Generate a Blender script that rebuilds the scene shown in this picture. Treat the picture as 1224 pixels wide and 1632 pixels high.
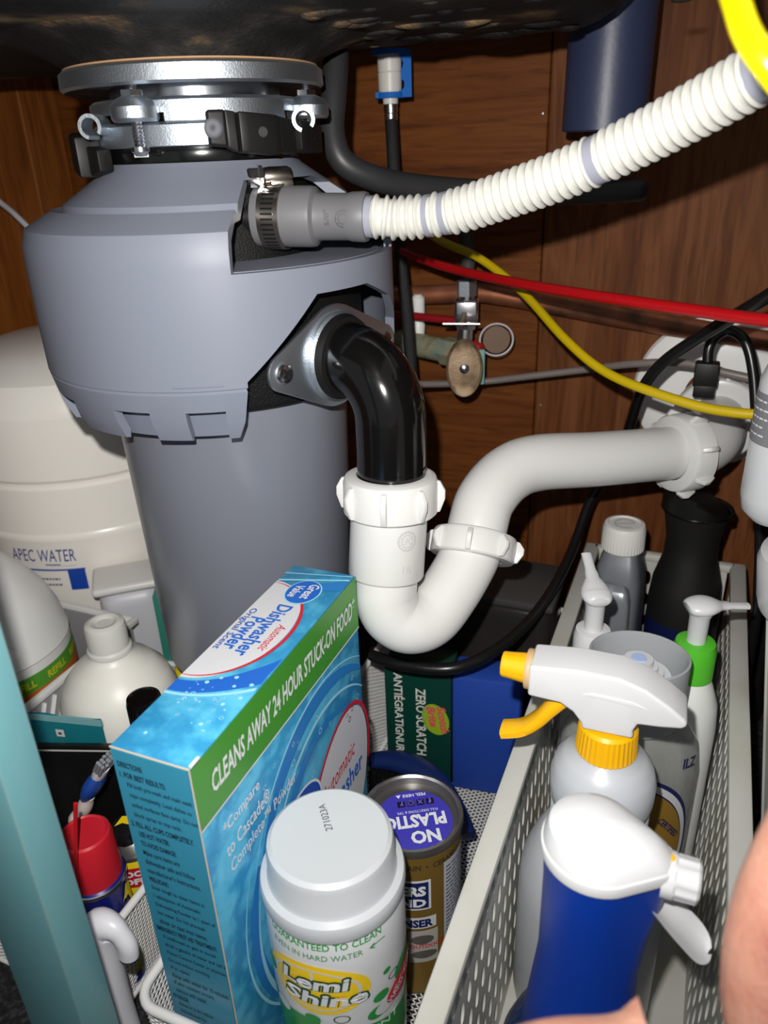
import bpy, bmesh, math, random
from mathutils import Matrix, Vector, noise
random.seed(7)
PI = math.pi
SC = bpy.context.scene
COL = SC.collection
for _o in list(bpy.data.objects): bpy.data.objects.remove(_o, do_unlink=True)

# ------------------------------------------------------------------ camera, world, flash, exposure
CAM = Vector((0, 0, .48))
RIGHT = Vector((0.925107, 0.377997, -0.035989))
DOWN = Vector((0.132037, -0.40911, -0.902882))
FWD = Vector((-0.356011, 0.83051, -0.42838))
cd = bpy.data.cameras.new('camera'); cam = bpy.data.objects.new('camera', cd); COL.objects.link(cam)
cd.sensor_fit = 'VERTICAL'; cd.sensor_height = 36; cd.sensor_width = 27
cd.lens = 1226 / 1632 * 36
cd.clip_start = .01; cd.clip_end = 20
cd.dof.use_dof = True; cd.dof.focus_distance = .44; cd.dof.aperture_fstop = 10.5
m = Matrix.Identity(4)
for i, v in enumerate((RIGHT, -DOWN, -FWD)):
    for j in range(3): m[j][i] = v[j]
m.translation = CAM
cam.matrix_world = m
SC.camera = cam

w = bpy.data.worlds.new('world'); SC.world = w; w.use_nodes = True
w.node_tree.nodes['Background'].inputs[0].default_value = (.9, .95, 1, 1)
w.node_tree.nodes['Background'].inputs[1].default_value = .22

fl = bpy.data.lights.new('phone_flash', 'SPOT'); fl.energy = 11.5; fl.spot_size = math.radians(112); fl.spot_blend = .9; fl.shadow_soft_size = .004; fl.color = (1, .97, .93)
flash = bpy.data.objects.new('phone_flash', fl); COL.objects.link(flash)
flash.location = CAM + RIGHT * -.018 - DOWN * .036
flash.rotation_euler = m.to_euler()

SC.view_settings.view_transform = 'Standard'; SC.view_settings.look = 'None'
SC.view_settings.gamma = 1; SC.view_settings.use_curve_mapping = False
SC.view_settings.exposure = 0.0

# ------------------------------------------------------------------ materials
def lin(c): return tuple(((x/255)/12.92 if x/255 <= .04045 else ((x/255+.055)/1.055)**2.4) for x in c)
MATS = {}
def M(name, col, rough=.5, metal=0, **kw):
    if name in MATS: return MATS[name]
    mt = bpy.data.materials.new(name); mt.use_nodes = True
    b = mt.node_tree.nodes['Principled BSDF']
    b.inputs['Base Color'].default_value = (*lin(col), 1)
    b.inputs['Roughness'].default_value = rough
    b.inputs['Metallic'].default_value = metal
    for k, v in kw.items():
        n = {'spec': 'Specular IOR Level', 'trans': 'Transmission Weight', 'sss': 'Subsurface Weight', 'alpha': 'Alpha',
             'ior': 'IOR', 'coat': 'Coat Weight'}.get(k)
        if n: b.inputs[n].default_value = v
    if 'sss' in kw:
        b.inputs['Subsurface Radius'].default_value = kw.get('sssr', (1, 1, 1)); b.inputs['Subsurface Scale'].default_value = kw.get('ssss', .006)
    MATS[name] = mt
    return mt
def nodes(mt): return mt.node_tree.nodes, mt.node_tree.links, mt.node_tree.nodes['Principled BSDF']
def vary(mt, cols, scale=(5, 5, 5), detail=6, stops=None, bump=0, bscale=None, rot=(0, 0, 0), distort=0, rough=None):
    """mottle: noise -> colour ramp, optional fine bump"""
    n, l, b = nodes(mt)
    tc = n.new('ShaderNodeTexCoord'); mp = n.new('ShaderNodeMapping'); mp.inputs['Scale'].default_value = scale; mp.inputs['Rotation'].default_value = rot
    nz = n.new('ShaderNodeTexNoise'); nz.inputs['Scale'].default_value = 1; nz.inputs['Detail'].default_value = detail; nz.inputs['Distortion'].default_value = distort
    cr = n.new('ShaderNodeValToRGB')
    stops = stops or [.3 + .4*i/(len(cols)-1) for i in range(len(cols))]
    while len(cr.color_ramp.elements) < len(cols): cr.color_ramp.elements.new(.5)
    for e, c, s in zip(cr.color_ramp.elements, cols, stops): e.position = s; e.color = (*lin(c), 1)
    l.new(tc.outputs['Object'], mp.inputs[0]); l.new(mp.outputs[0], nz.inputs['Vector']); l.new(nz.outputs['Fac'], cr.inputs[0]); l.new(cr.outputs[0], b.inputs['Base Color'])
    if bump:
        n2 = n.new('ShaderNodeTexNoise'); n2.inputs['Scale'].default_value = bscale or 300; n2.inputs['Detail'].default_value = 4
        bp = n.new('ShaderNodeBump'); bp.inputs['Strength'].default_value = bump; bp.inputs['Distance'].default_value = .001
        l.new(tc.outputs['Object'], n2.inputs['Vector']); l.new(n2.outputs['Fac'], bp.inputs['Height']); l.new(bp.outputs[0], b.inputs['Normal'])
    return mt
def bumpy(mt, scale=300, strength=.3, dist=.0005):
    n, l, b = nodes(mt)
    tc = n.new('ShaderNodeTexCoord'); n2 = n.new('ShaderNodeTexNoise'); n2.inputs['Scale'].default_value = scale; n2.inputs['Detail'].default_value = 5
    bp = n.new('ShaderNodeBump'); bp.inputs['Strength'].default_value = strength; bp.inputs['Distance'].default_value = dist
    l.new(tc.outputs['Object'], n2.inputs['Vector']); l.new(n2.outputs['Fac'], bp.inputs['Height']); l.new(bp.outputs[0], b.inputs['Normal'])
    return mt

def wood(name, cols, grain, seed=0.):
    """plywood: long stretched grain with darker flecks; grain = axis of the fibres ('x' or 'z')"""
    mt = bpy.data.materials.new(name); mt.use_nodes = True; MATS[name] = mt
    n, l, b = nodes(mt); b.inputs['Roughness'].default_value = .6; b.inputs['Specular IOR Level'].default_value = .18
    tc = n.new('ShaderNodeTexCoord')
    def nz(sc, det, dis=0.):
        mp = n.new('ShaderNodeMapping'); mp.inputs['Scale'].default_value = sc; mp.inputs['Location'].default_value = (seed, seed, seed)
        t = n.new('ShaderNodeTexNoise'); t.inputs['Scale'].default_value = 1; t.inputs['Detail'].default_value = det; t.inputs['Distortion'].default_value = dis
        l.new(tc.outputs['Object'], mp.inputs[0]); l.new(mp.outputs[0], t.inputs['Vector']); return t
    s1 = (4, 4, 45) if grain == 'x' else (45, 45, 4)
    s2 = (25, 25, 260) if grain == 'x' else (260, 260, 22)
    a, f = nz(s1, 5, 1.2), nz(s2, 3, .3)
    cr = n.new('ShaderNodeValToRGB')
    for _ in range(len(cols)-2): cr.color_ramp.elements.new(.5)
    for i, c in enumerate(cols): cr.color_ramp.elements[i].position = .3+.42*i/(len(cols)-1); cr.color_ramp.elements[i].color = (*lin(c), 1)
    l.new(a.outputs['Fac'], cr.inputs[0])
    fr = n.new('ShaderNodeValToRGB'); fr.color_ramp.elements[0].position = .34; fr.color_ramp.elements[0].color = (.55, .48, .44, 1); fr.color_ramp.elements[1].position = .5; fr.color_ramp.elements[1].color = (1, 1, 1, 1)
    l.new(f.outputs['Fac'], fr.inputs[0])
    mx = n.new('ShaderNodeMix'); mx.data_type = 'RGBA'; mx.blend_type = 'MULTIPLY'; mx.inputs[0].default_value = .6
    l.new(cr.outputs[0], mx.inputs[6]); l.new(fr.outputs[0], mx.inputs[7]); l.new(mx.outputs[2], b.inputs['Base Color'])
    bp = n.new('ShaderNodeBump'); bp.inputs['Strength'].default_value = .35; bp.inputs['Distance'].default_value = .0006
    l.new(f.outputs['Fac'], bp.inputs['Height']); l.new(bp.outputs[0], b.inputs['Normal'])
    return mt

white_pvc = M('white_pvc', (210, 210, 208), .28, spec=.45)
white_pl = M('white_plastic', (208, 209, 211), .35)
white_far = M('white_enamel', (242, 242, 240), .35)
white_pl2 = M('white_plastic_basket', (214, 214, 206), .42)
vary(white_pl2, [(180, 179, 164), (194, 194, 187), (200, 200, 196)], (14, 14, 14))
steel = M('zinc_steel', (196, 204, 212), .42, 1); bumpy(steel, 1100, .5, .0003)
chrome = M('chrome', (215, 215, 218), .22, 1)
worn_steel = M('clamp_steel', (170, 162, 152), .3, 1)
gray_pl = M('gray_shroud_plastic', (120, 125, 138), .46, spec=.35)
gray_pl2 = M('gray_lower_body', (116, 120, 130), .3, spec=.5)
black_pl = M('black_plastic', (20, 20, 21), .3)
black_gloss = M('black_gloss_pipe', (13, 12, 12), .13, spec=.6)
black_rub = M('black_rubber', (19, 18, 18), .5, spec=.35)
black_tex = M('black_textured', (9, 9, 9), .6, spec=.3); bumpy(black_tex, 900, 1, .0006)
gray_rub = M('gray_rubber', (104, 104, 107), .5)
hose_m = M('hose_plastic', (206, 205, 198), .3, sss=.35, ssss=.003)
hose_clear = M('hose_clear_cuff', (150, 152, 164), .25)
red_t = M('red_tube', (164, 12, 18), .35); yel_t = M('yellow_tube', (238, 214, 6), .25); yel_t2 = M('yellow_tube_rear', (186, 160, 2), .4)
gray_t = M('gray_tube', (120, 110, 106), .4)
slate = M('slate_pipe', (46, 53, 80), .42); bumpy(slate, 250, .25, .0004)
copper = M('copper', (150, 96, 70), .5, .7); vary(copper, [(96, 70, 60), (158, 100, 72), (190, 122, 92)], (40, 40, 40))
brass = M('old_brass', (140, 120, 96), .45, .6); vary(brass, [(112, 94, 74), (150, 126, 100), (160, 140, 116)], (80, 80, 80), bump=.4, bscale=1500)
patina = M('patina_brass', (150, 148, 120), .6, .3); vary(patina, [(118, 112, 84), (164, 162, 132), (128, 150, 140)], (70, 70, 70), bump=.6, bscale=500)
blue_pl = M('blue_clip', (20, 100, 186), .65, spec=.2)
lens_gray = M('pale_gray', (190, 192, 196), .4)
black_txt = M('print_black', (28, 30, 34), .6); white_txt = M('print_white', (214, 216, 220), .5)
frost = M('frosted_plastic', (218, 220, 222), .42, sss=.3, ssss=.01, trans=.25)
frost2 = M('frosted_bottle_gray', (196, 200, 206), .35, sss=.4, ssss=.012, trans=.12)
yellow_pl = M('yellow_plastic', (236, 176, 8), .32)
tank_m = M('tank_enamel', (250, 246, 238), .3)
skin = M('skin', (212, 152, 132), .5, sss=.35, ssss=.004, sssr=(1, .4, .25))
vary(skin, [(178, 112, 98), (196, 138, 118), (208, 156, 134)], (60, 60, 60), bump=.5, bscale=700)

# ------------------------------------------------------------------ mesh helpers
def frame_from(d, up=Vector((0, 0, 1))):
    d = d.normalized()
    if abs(d.dot(up)) > .95: up = Vector((0, 1, 0))
    x = up.cross(d).normalized(); y = d.cross(x)
    return x, y, d
class MB:
    def __init__(s): s.v = []; s.f = []; s.T = Matrix.Identity(4)
    def add(s, vs, fs):
        o = len(s.v); s.v += [s.T @ Vector(v) for v in vs]; s.f += [tuple(i+o for i in f) for f in fs]; return s
    def box(s, c, size, rz=0, rot=None):
        hx, hy, hz = size[0]/2, size[1]/2, size[2]/2
        R = rot if rot is not None else Matrix.Rotation(rz, 3, 'Z')
        vs = [Vector(c) + R @ Vector((x*hx, y*hy, z*hz)) for z in (-1, 1) for y in (-1, 1) for x in (-1, 1)]
        return s.add(vs, [(0, 2, 3, 1), (4, 5, 7, 6), (0, 1, 5, 4), (2, 6, 7, 3), (0, 4, 6, 2), (1, 3, 7, 5)])
    def lathe(s, prof, n=48, c=(0, 0, 0), a0=0, a1=2*PI, closed=False, sx=1, sy=1):
        full = abs(a1-a0-2*PI) < 1e-6
        k = n if full else n+1; P = len(prof); vs = []; fs = []
        for i in range(k):
            a = a0+(a1-a0)*i/n
            for r, z in prof: vs.append((c[0]+r*math.cos(a)*sx, c[1]+r*math.sin(a)*sy, c[2]+z))
        for i in range(n):
            j = (i+1) % k
            for q in range(P if closed else P-1):
                p2 = (q+1) % P
                fs.append((i*P+q, j*P+q, j*P+p2, i*P+p2))
        if not full and closed: fs += [tuple(range(P-1, -1, -1)), tuple(n*P+q for q in range(P))]
        elif full and not closed:
            for e, rev in ((0, True), (P-1, False)):
                if prof[e][0] > 1e-5:
                    t = [i*P+e for i in range(k)]; fs.append(tuple(reversed(t)) if rev else tuple(t))
        return s.add(vs, fs)
    def tube(s, pts, r, n=14, caps=True, radii=None, squash=1):
        pts = [Vector(p) for p in pts]; N = len(pts); vs = []; fs = []
        x = None
        for i, p in enumerate(pts):
            d = (pts[min(i+1, N-1)]-pts[max(i-1, 0)]).normalized()
            if x is None: x, y, _ = frame_from(d)
            else:
                x = (x-d*x.dot(d)).normalized(); y = d.cross(x)
            rr = radii[i] if radii else r
            for k in range(n):
                a = 2*PI*k/n; vs.append(p+x*math.cos(a)*rr+y*math.sin(a)*rr*squash)
        for i in range(N-1):
            for k in range(n):
                k2 = (k+1) % n; fs.append((i*n+k, i*n+k2, (i+1)*n+k2, (i+1)*n+k))
        if caps: fs += [tuple(range(n-1, -1, -1)), tuple((N-1)*n+k for k in range(n))]
        return s.add(vs, fs)
    def ax_lathe(s, prof, p, d, n=32, closed=False):
        """lathe of (r, t) about the axis through p along d"""
        x, y, z = frame_from(Vector(d)); T = s.T
        s.T = T @ Matrix(((x.x, y.x, z.x, p[0]), (x.y, y.y, z.y, p[1]), (x.z, y.z, z.z, p[2]), (0, 0, 0, 1)))
        s.lathe(prof, n, closed=closed); s.T = T; return s
    def cyl(s, p0, p1, r, n=20, r1=None):
        d = Vector(p1)-Vector(p0); L = d.length
        return s.ax_lathe([(r, 0), (r if r1 is None else r1, L)], p0, d, n)
    def prism(s, poly, t0, t1, fn):
        """polygon in (u, v) extruded along w; fn(u, v, w) -> point"""
        k = len(poly); vs = [fn(u, v, t0) for u, v in poly]+[fn(u, v, t1) for u, v in poly]
        fs = [tuple(range(k-1, -1, -1)), tuple(range(k, 2*k))]+[(i, (i+1) % k, k+(i+1) % k, k+i) for i in range(k)]
        return s.add(vs, fs)
    def mesh(s, name='m'):
        me = bpy.data.meshes.new(name); me.from_pydata([tuple(v) for v in s.v], [], s.f); me.update(); return me
def crv(pts, per=8, closed=False):
    """Catmull-Rom through pts"""
    P = [Vector(p) for p in pts]; N = len(P); out = []
    rng = range(N) if closed else range(N-1)
    for i in rng:
        a, b, c, d = (P[(i-1) % N], P[i], P[(i+1) % N], P[(i+2) % N]) if closed else (P[max(i-1, 0)], P[i], P[i+1], P[min(i+2, N-1)])
        for k in range(per):
            t = k/per; out.append(.5*((2*b)+(c-a)*t+(2*a-5*b+4*c-d)*t*t+(3*b-a-3*c+d)*t**3))
    out.append(P[0].copy() if closed else P[-1]); return out
def rootmat(o):
    while o.parent: o = o.parent
    return Matrix.Translation(o.location) @ o.rotation_euler.to_matrix().to_4x4()
def fix(me, ang=35, recalc=True):
    if recalc:
        bm = bmesh.new(); bm.from_mesh(me); bmesh.ops.recalc_face_normals(bm, faces=bm.faces); bm.to_mesh(me); bm.free()
    if ang is not None:
        for p in me.polygons: p.use_smooth = True
        me.set_sharp_from_angle(angle=math.radians(ang))
def tag(o, label=None, cat=None, group=None, kind=None):
    for k, v in (('label', label), ('category', cat), ('group', group), ('kind', kind)):
        if v: o[k] = v
    return o
def build(mb, name, mat, parent=None, world=False, ang=35, bevel=0, seg=2, label=None, cat=None, group=None, kind=None, recalc=True, subsurf=0):
    me = mb if isinstance(mb, bpy.types.Mesh) else mb.mesh(name)
    if bevel:
        bm = bmesh.new(); bm.from_mesh(me); bmesh.ops.recalc_face_normals(bm, faces=bm.faces)
        es = [e for e in bm.edges if len(e.link_faces) == 2 and e.calc_face_angle(0) > .5]
        bmesh.ops.bevel(bm, geom=es, offset=bevel, segments=seg, affect='EDGES', profile=.5, clamp_overlap=True); bm.to_mesh(me); bm.free()
    if world and parent is not None: me.transform(rootmat(parent).inverted())
    off = None
    if parent is None:
        xs = [v.co for v in me.vertices]
        off = Vector(((min(v.x for v in xs)+max(v.x for v in xs))/2, (min(v.y for v in xs)+max(v.y for v in xs))/2, min(v.z for v in xs)))
        me.transform(Matrix.Translation(-off))
    fix(me, ang, recalc)
    me.materials.append(mat); me.name = name
    o = bpy.data.objects.new(name, me); COL.objects.link(o)
    if parent is not None: o.parent = parent
    else: o.location = off
    if subsurf:
        md = o.modifiers.new('s', 'SUBSURF'); md.levels = subsurf; md.render_levels = subsurf
    tag(o, label, cat, group, kind); return o
def thing(name, label, cat, loc=(0, 0, 0), rz=0, group=None, kind=None):
    o = bpy.data.objects.new(name, None); COL.objects.link(o); o.empty_display_size = .02
    o.location = loc; o.rotation_euler = (0, 0, rz); return tag(o, label, cat, group, kind)
def boolean(me, cutters):
    ob = bpy.data.objects.new('tmp', me); COL.objects.link(ob); cs = []
    fix(me, None)
    for c in cutters:
        cm = c.mesh('cut'); fix(cm, None); co = bpy.data.objects.new('cut', cm); COL.objects.link(co); cs.append(co)
        md = ob.modifiers.new('b', 'BOOLEAN'); md.object = co; md.operation = 'DIFFERENCE'; md.solver = 'EXACT'
    bpy.context.view_layer.update()
    out = bpy.data.meshes.new_from_object(ob.evaluated_get(bpy.context.evaluated_depsgraph_get()))
    for o in cs+[ob]: bpy.data.objects.remove(o, do_unlink=True)
    return out

# flat print ---------------------------------------------------------
_tc = {}
def text2d(s, bold=0., shear=0., space=1.):
    k = (s, bold, shear, space)
    if k not in _tc:
        cu = bpy.data.curves.new('t', 'FONT'); cu.body = s; cu.resolution_u = 2; cu.offset = bold; cu.shear = shear; cu.space_character = space; cu.fill_mode = 'FRONT'
        ob = bpy.data.objects.new('t', cu); COL.objects.link(ob); bpy.context.view_layer.update()
        me = bpy.data.meshes.new_from_object(ob.evaluated_get(bpy.context.evaluated_depsgraph_get()))
        V = [(v.co.x, v.co.y) for v in me.vertices]; F = [tuple(p.vertices) for p in me.polygons]
        bpy.data.objects.remove(ob); bpy.data.curves.remove(cu); bpy.data.meshes.remove(me)
        _tc[k] = (V, F)
    return _tc[k]
class Print:
    """flat print in (u, v), mapped on to a surface by fn(u, v, lift)"""
    def __init__(s, fn, lift=.0002): s.fn = fn; s.lift = lift; s.mb = MB()
    def _add(s, V, F): s.mb.add([s.fn(u, v, s.lift) for u, v in V], F)
    def text(s, t, u0, v0, w=None, h=None, bold=.0, shear=0., rot=0, space=1., align='l'):
        V, F = text2d(t, bold, shear, space)
        if not V: return s
        x0 = min(a for a, b in V); x1 = max(a for a, b in V); y0 = min(b for a, b in V); y1 = max(b for a, b in V)
        sx = w/(x1-x0) if w else None; sy = h/(y1-y0) if h else None
        sx = sx or sy; sy = sy or sx
        ox = {'l': 0, 'c': -.5*(x1-x0)*sx}[align]
        c, n = math.cos(rot), math.sin(rot)
        P = [((a-x0)*sx+ox, (b-y0)*sy) for a, b in V]
        s._add([(u0+a*c-b*n, v0+a*n+b*c) for a, b in P], F); return s
    def disc(s, cu, cv, ru, rv=None, n=32, rot=0, rings=4, hole=0.):
        rv = rv or ru; V = []; F = []; c, q = math.cos(rot), math.sin(rot)
        for k in range(rings+1):
            t = hole+(1-hole)*k/rings
            for i in range(n):
                a = 2*PI*i/n; x, y = ru*t*math.cos(a), rv*t*math.sin(a); V.append((cu+x*c-y*q, cv+x*q+y*c))
        for k in range(rings):
            for i in range(n):
                j = (i+1) % n; F.append((k*n+i, k*n+j, (k+1)*n+j, (k+1)*n+i))
        s._add(V, F); return s
    def rect(s, u0, v0, u1, v1, nu=1, nv=1, top=None):
        V = []; F = []
        for j in range(nv+1):
            for i in range(nu+1):
                u = u0+(u1-u0)*i/nu; vt = top(u) if top else v1; V.append((u, v0+(vt-v0)*j/nv))
        for j in range(nv):
            for i in range(nu): a = j*(nu+1)+i; F.append((a, a+1, a+nu+2, a+nu+1))
        s._add(V, F); return s
    def poly(s, P):
        s._add(P, [tuple(range(len(P)))]); return s
    def stroke(s, pts, wd):
        """ribbon along 2-d points"""
        V = []; F = []; N = len(pts)
        for i in range(N):
            a = pts[max(i-1, 0)]; b = pts[min(i+1, N-1)]; dx, dy = b[0]-a[0], b[1]-a[1]; L = math.hypot(dx, dy) or 1
            ww = wd[i] if isinstance(wd, (list, tuple)) else wd
            V += [(pts[i][0]-dy/L*ww/2, pts[i][1]+dx/L*ww/2), (pts[i][0]+dy/L*ww/2, pts[i][1]-dx/L*ww/2)]
        for i in range(N-1): F.append((2*i, 2*i+1, 2*i+3, 2*i+2))
        s._add(V, F); return s
    def lines(s, u0, v0, w, n, dv, t=.0006):
        """print too small to read: short uneven bars in rows"""
        for k in range(n):
            u = u0; end = u0+w*random.uniform(.72, 1)
            while u < end-.0012:
                b = min(random.uniform(.0016, .0045), end-u); s.rect(u, v0-dv*k, u+b, v0-dv*k+t, 2, 1); u += b+.0008
        return s
    def done(s, name, mat, parent, label=None):
        if parent.type == 'EMPTY':
            body = [c for c in parent.children if c.type == 'MESH']
            if body: parent = body[0]
        return build(s.mb, name, mat, parent, ang=None, recalc=False, label=label)
def arc2(cu, cv, ru, rv, a0, a1, n=24, rot=0):
    c, q = math.cos(rot), math.sin(rot); out = []
    for i in range(n+1):
        a = math.radians(a0+(a1-a0)*i/n); x, y = ru*math.cos(a), rv*math.sin(a); out.append((cu+x*c-y*q, cv+x*q+y*c))
    return out
def cylmap(r, a0, sx=1, sy=1):
    rf = r if callable(r) else (lambda v: r)
    def fn(u, v, l):
        R = rf(v); a = a0+u/R; return ((R+l)*math.cos(a)*sx, (R+l)*math.sin(a)*sy, v)
    return fn
def interp(prof):
    def fn(z):
        for (r0, z0), (r1, z1) in zip(prof, prof[1:]):
            if min(z0, z1) <= z <= max(z0, z1) and z0 != z1: return r0+(r1-r0)*(z-z0)/(z1-z0)
        return prof[0][0] if z < prof[0][1] else prof[-1][0]
    return fn

# ------------------------------------------------------------------ the cabinet
WY = .70
ply_l = wood('plywood_reddish', [(84, 42, 12), (104, 56, 18), (114, 64, 24), (92, 47, 14)], 'x', 3.1)
ply_r = wood('plywood_brown', [(90, 48, 19), (100, 55, 24), (116, 70, 38), (95, 51, 21)], 'z', 7.7)
ply_s = wood('plywood_side', [(104, 56, 20), (132, 76, 30), (146, 88, 38)], 'z', 1.3)
build(MB().box((-.2, WY+.012, .4), (1.1, .012, .9)), 'wall_back', ply_l, kind='structure', label='dark plywood back wall of the sink cabinet')
wb = bpy.data.objects['wall_back']
o = build(MB().box((-.421, WY+.003, .4), (.559, .006, .9)), 'plywood_panel', ply_l, wb, world=True, bevel=.0008, seg=1)
o = build(MB().box((.105, WY+.002, .4), (.49, .006, .9)), 'plywood_panel', ply_r, wb, world=True, bevel=.0008, seg=1)
nl = MB()
for x, z in ((-.146, .50), (-.147, .44), (-.152, .278), (-.135, .255), (-.137, .225)):
    nl.ax_lathe([(.0016, 0), (.0012, .0012), (0, .0014)], (x, WY, z), (0, -1, 0), 10)
build(nl, 'nail_head', M('nail', (150, 140, 130), .4, .8), wb, world=True)
build(MB().box((-.706, .3, .4), (.012, .84, .9)), 'wall_left', ply_s, kind='structure', label='reddish plywood left side of the cabinet')
build(MB().box((-.672, .672, .4), (.056, .05, .9)), 'trim_1', ply_s, kind='structure', label='vertical wooden batten in the back left corner', bevel=.001, seg=1)
build(MB().box((.346, .42, .4), (.012, .58, .9)), 'wall_right', ply_r, kind='structure', label='plywood right side of the cabinet')
floor_m = M('black_mat', (26, 26, 28), .85); vary(floor_m, [(12, 12, 13), (30, 30, 32), (62, 64, 66)], (260, 260, 260), bump=1, bscale=600)
build(MB().box((-.2, .1, -.01), (1.3, 1.6, .02)), 'floor', floor_m, kind='structure', label='black speckled mat on the cabinet floor')

# teal painted face-frame stile
teal = M('teal_paint', (98, 146, 152), .4)
n_, l_, b_ = nodes(teal)
tc = n_.new('ShaderNodeTexCoord'); nz = n_.new('ShaderNodeTexNoise'); nz.inputs['Scale'].default_value = 90; nz.inputs['Detail'].default_value = 6
gm = n_.new('ShaderNodeNewGeometry'); bv = n_.new('ShaderNodeBevel'); bv.inputs['Radius'].default_value = .0022; bv.samples = 4
dt = n_.new('ShaderNodeVectorMath'); dt.operation = 'DOT_PRODUCT'
ad = n_.new('ShaderNodeMath'); ad.operation = 'SUBTRACT'; ad.inputs[0].default_value = 1.02
ml = n_.new('ShaderNodeMath'); ml.operation = 'MULTIPLY'
cr = n_.new('ShaderNodeValToRGB'); cr.color_ramp.elements[0].position = .07; cr.color_ramp.elements[0].color = (*lin((98, 146, 152)), 1); cr.color_ramp.elements[1].position = .11; cr.color_ramp.elements[1].color = (*lin((150, 140, 118)), 1)
l_.new(tc.outputs['Object'], nz.inputs['Vector']); l_.new(gm.outputs['True Normal'], dt.inputs[0]); l_.new(bv.outputs[0], dt.inputs[1]); l_.new(dt.outputs['Value'], ad.inputs[1])
l_.new(ad.outputs[0], ml.inputs[0]); l_.new(nz.outputs['Fac'], ml.inputs[1]); l_.new(ml.outputs[0], cr.inputs[0]); l_.new(cr.outputs[0], b_.inputs['Base Color'])
build(MB().box((-.217, .138, .4), (.034, .0165, .82)), 'trim_2', teal, kind='structure', label='teal painted wooden stile at the front of the cabinet', bevel=.0008, seg=2)

# ------------------------------------------------------------------ sink underside
sink_m = M('sink_black', (26, 25, 24), .62, spec=.3)
vary(sink_m, [(10, 10, 10), (26, 25, 24), (46, 43, 40), (110, 88, 62), (140, 128, 112)], (22, 22, 30), 12, [.38, .50, .57, .65, .74], bump=1, bscale=420)
sb = MB().box((-.42, .325, .66), (.74, .45, .25))
bm = bmesh.new(); me = sb.mesh('s'); bm.from_mesh(me)
bmesh.ops.recalc_face_normals(bm, faces=bm.faces)
bmesh.ops.bevel(bm, geom=[e for e in bm.edges if min(v.co.z for v in e.verts) < .6], offset=.045, segments=8, affect='EDGES', profile=.5)
bm.to_mesh(me); bm.free()
SINK = thing('sink_basin', 'black cast iron sink basin with rough scuffed underside above the disposal', 'sink', (-.42, .325, .535))
build(me, 'basin', sink_m, SINK, world=True)
DC = (-.279, .41)
nk = MB().lathe([(.105, .537), (.096, .534), (.083, .531), (.075, .5275), (.069, .524), (.067, .5215), (.03, .5215)], 64, (DC[0], DC[1], 0))
build(nk, 'drain_boss', sink_m, SINK, world=True)
# wrinkled lumps of enamel
dr = MB()
for i in range(60):
    x = random.gauss(-.20, .07); y = random.uniform(.36, .50); s = random.uniform(.003, .010)
    dr.lathe([(s, .5352), (s*.9, .5352-s*.12), (s*.6, .5352-s*.22), (s*.25, .5352-s*.27), (0, .5352-s*.28)], 12, (x, y, 0), sx=random.uniform(.6, 1.8), sy=.6)
dr.v = [Vector((v.x*.0+v.x, v.y, v.z)) for v in dr.v]
build(dr, 'enamel_lumps', sink_m, SINK, world=True, kind='stuff')

# ------------------------------------------------------------------ garbage disposal
DS = thing('garbage_disposal', 'gray garbage disposal with notched plastic shroud hanging under the black sink', 'disposal', (DC[0], DC[1], .147))
def D(z): return z-.147
def pol(r, deg, z=0): a = math.radians(deg); return Vector((r*math.cos(a), r*math.sin(a), z))
# outer shroud: closed profile, openings cut
outer = [(.050, .4765), (.053, .4765), (.0555, .474), (.066, .4668), (.0805, .4575), (.0825, .4525), (.0875, .4550), (.1030, .4465), (.1055, .4385), (.106, .43), (.1062, .40), (.106, .371),
         (.1052, .3705), (.1052, .3695), (.1056, .369), (.102, .352), (.0975, .342), (.0945, .341)]
inner = [(.0935, .345), (.097, .354), (.1005, .37), (.1015, .43), (.099, .442), (.09, .449), (.079, .4495), (.062, .4635), (.05, .473)]
sh = MB().lathe([(r, D(z)) for r, z in outer+inner], 160, closed=True).mesh('shroud')
cut = []
n_dir = Vector((.9624, -.2716, 0)); h_dir = Vector((.2716, .9624, 0))
def fl(u, v, ww): return n_dir*ww+h_dir*u+Vector((0, 0, D(.375)+v))
hexo = [(-.062, -.001), (-.062, -.05), (.068, -.05), (.068, .008), (.044, .027), (.014, .0385), (-.024, .0385)]
cut.append(MB().prism(hexo, .05, .16, fl))
# inlet notch
IU = Vector((.95, .31, 0)).normalized(); IV = Vector((-IU.y, IU.x, 0)); IP = Vector((-.2300+.279, .3826-.41, D(.4487)))
def inl(u, v, ww): return IP+IU*ww+IV*u+Vector((0, 0, v))
cut.append(MB().prism([(-.085, .0145), (-.085, -.0215), (.04, -.0215), (.04, .0145), (.026, .0185), (-.018, .0185)], -.003, .12, inl))
for a0, a1 in ((-152, -140), (-128, -113), (-93.5, -81), (-70, -58.5), (-200, -186), (-236, -222), (-270, -256)):
    q = MB(); ns = 6; vs = []
    for i in range(ns+1):
        a = a0+(a1-a0)*i/ns
        for r in (.080, .12): vs += [pol(r, a, D(.33)), pol(r, a, D(.3590))]
    fs = [(0, 1, 3, 2), (4*ns, 4*ns+2, 4*ns+3, 4*ns+1)]
    for i in range(ns):
        b0 = 4*i; b1 = b0+4; fs += [(b0, b0+2, b1+2, b1), (b0+1, b1+1, b1+3, b0+3), (b0, b1, b1+1, b0+1), (b0+2, b0+3, b1+3, b1+2)]
    q.add(vs, fs); cut.append(q)
shm = boolean(sh, cut)
build(shm, 'shroud', gray_pl, DS, ang=14)
build(MB().lathe([(.03, D(.4275)), (.1005, D(.4275)), (.1005, D(.4225)), (.03, D(.4225))], 96, closed=True), 'notch_floor', gray_pl, DS)
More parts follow.
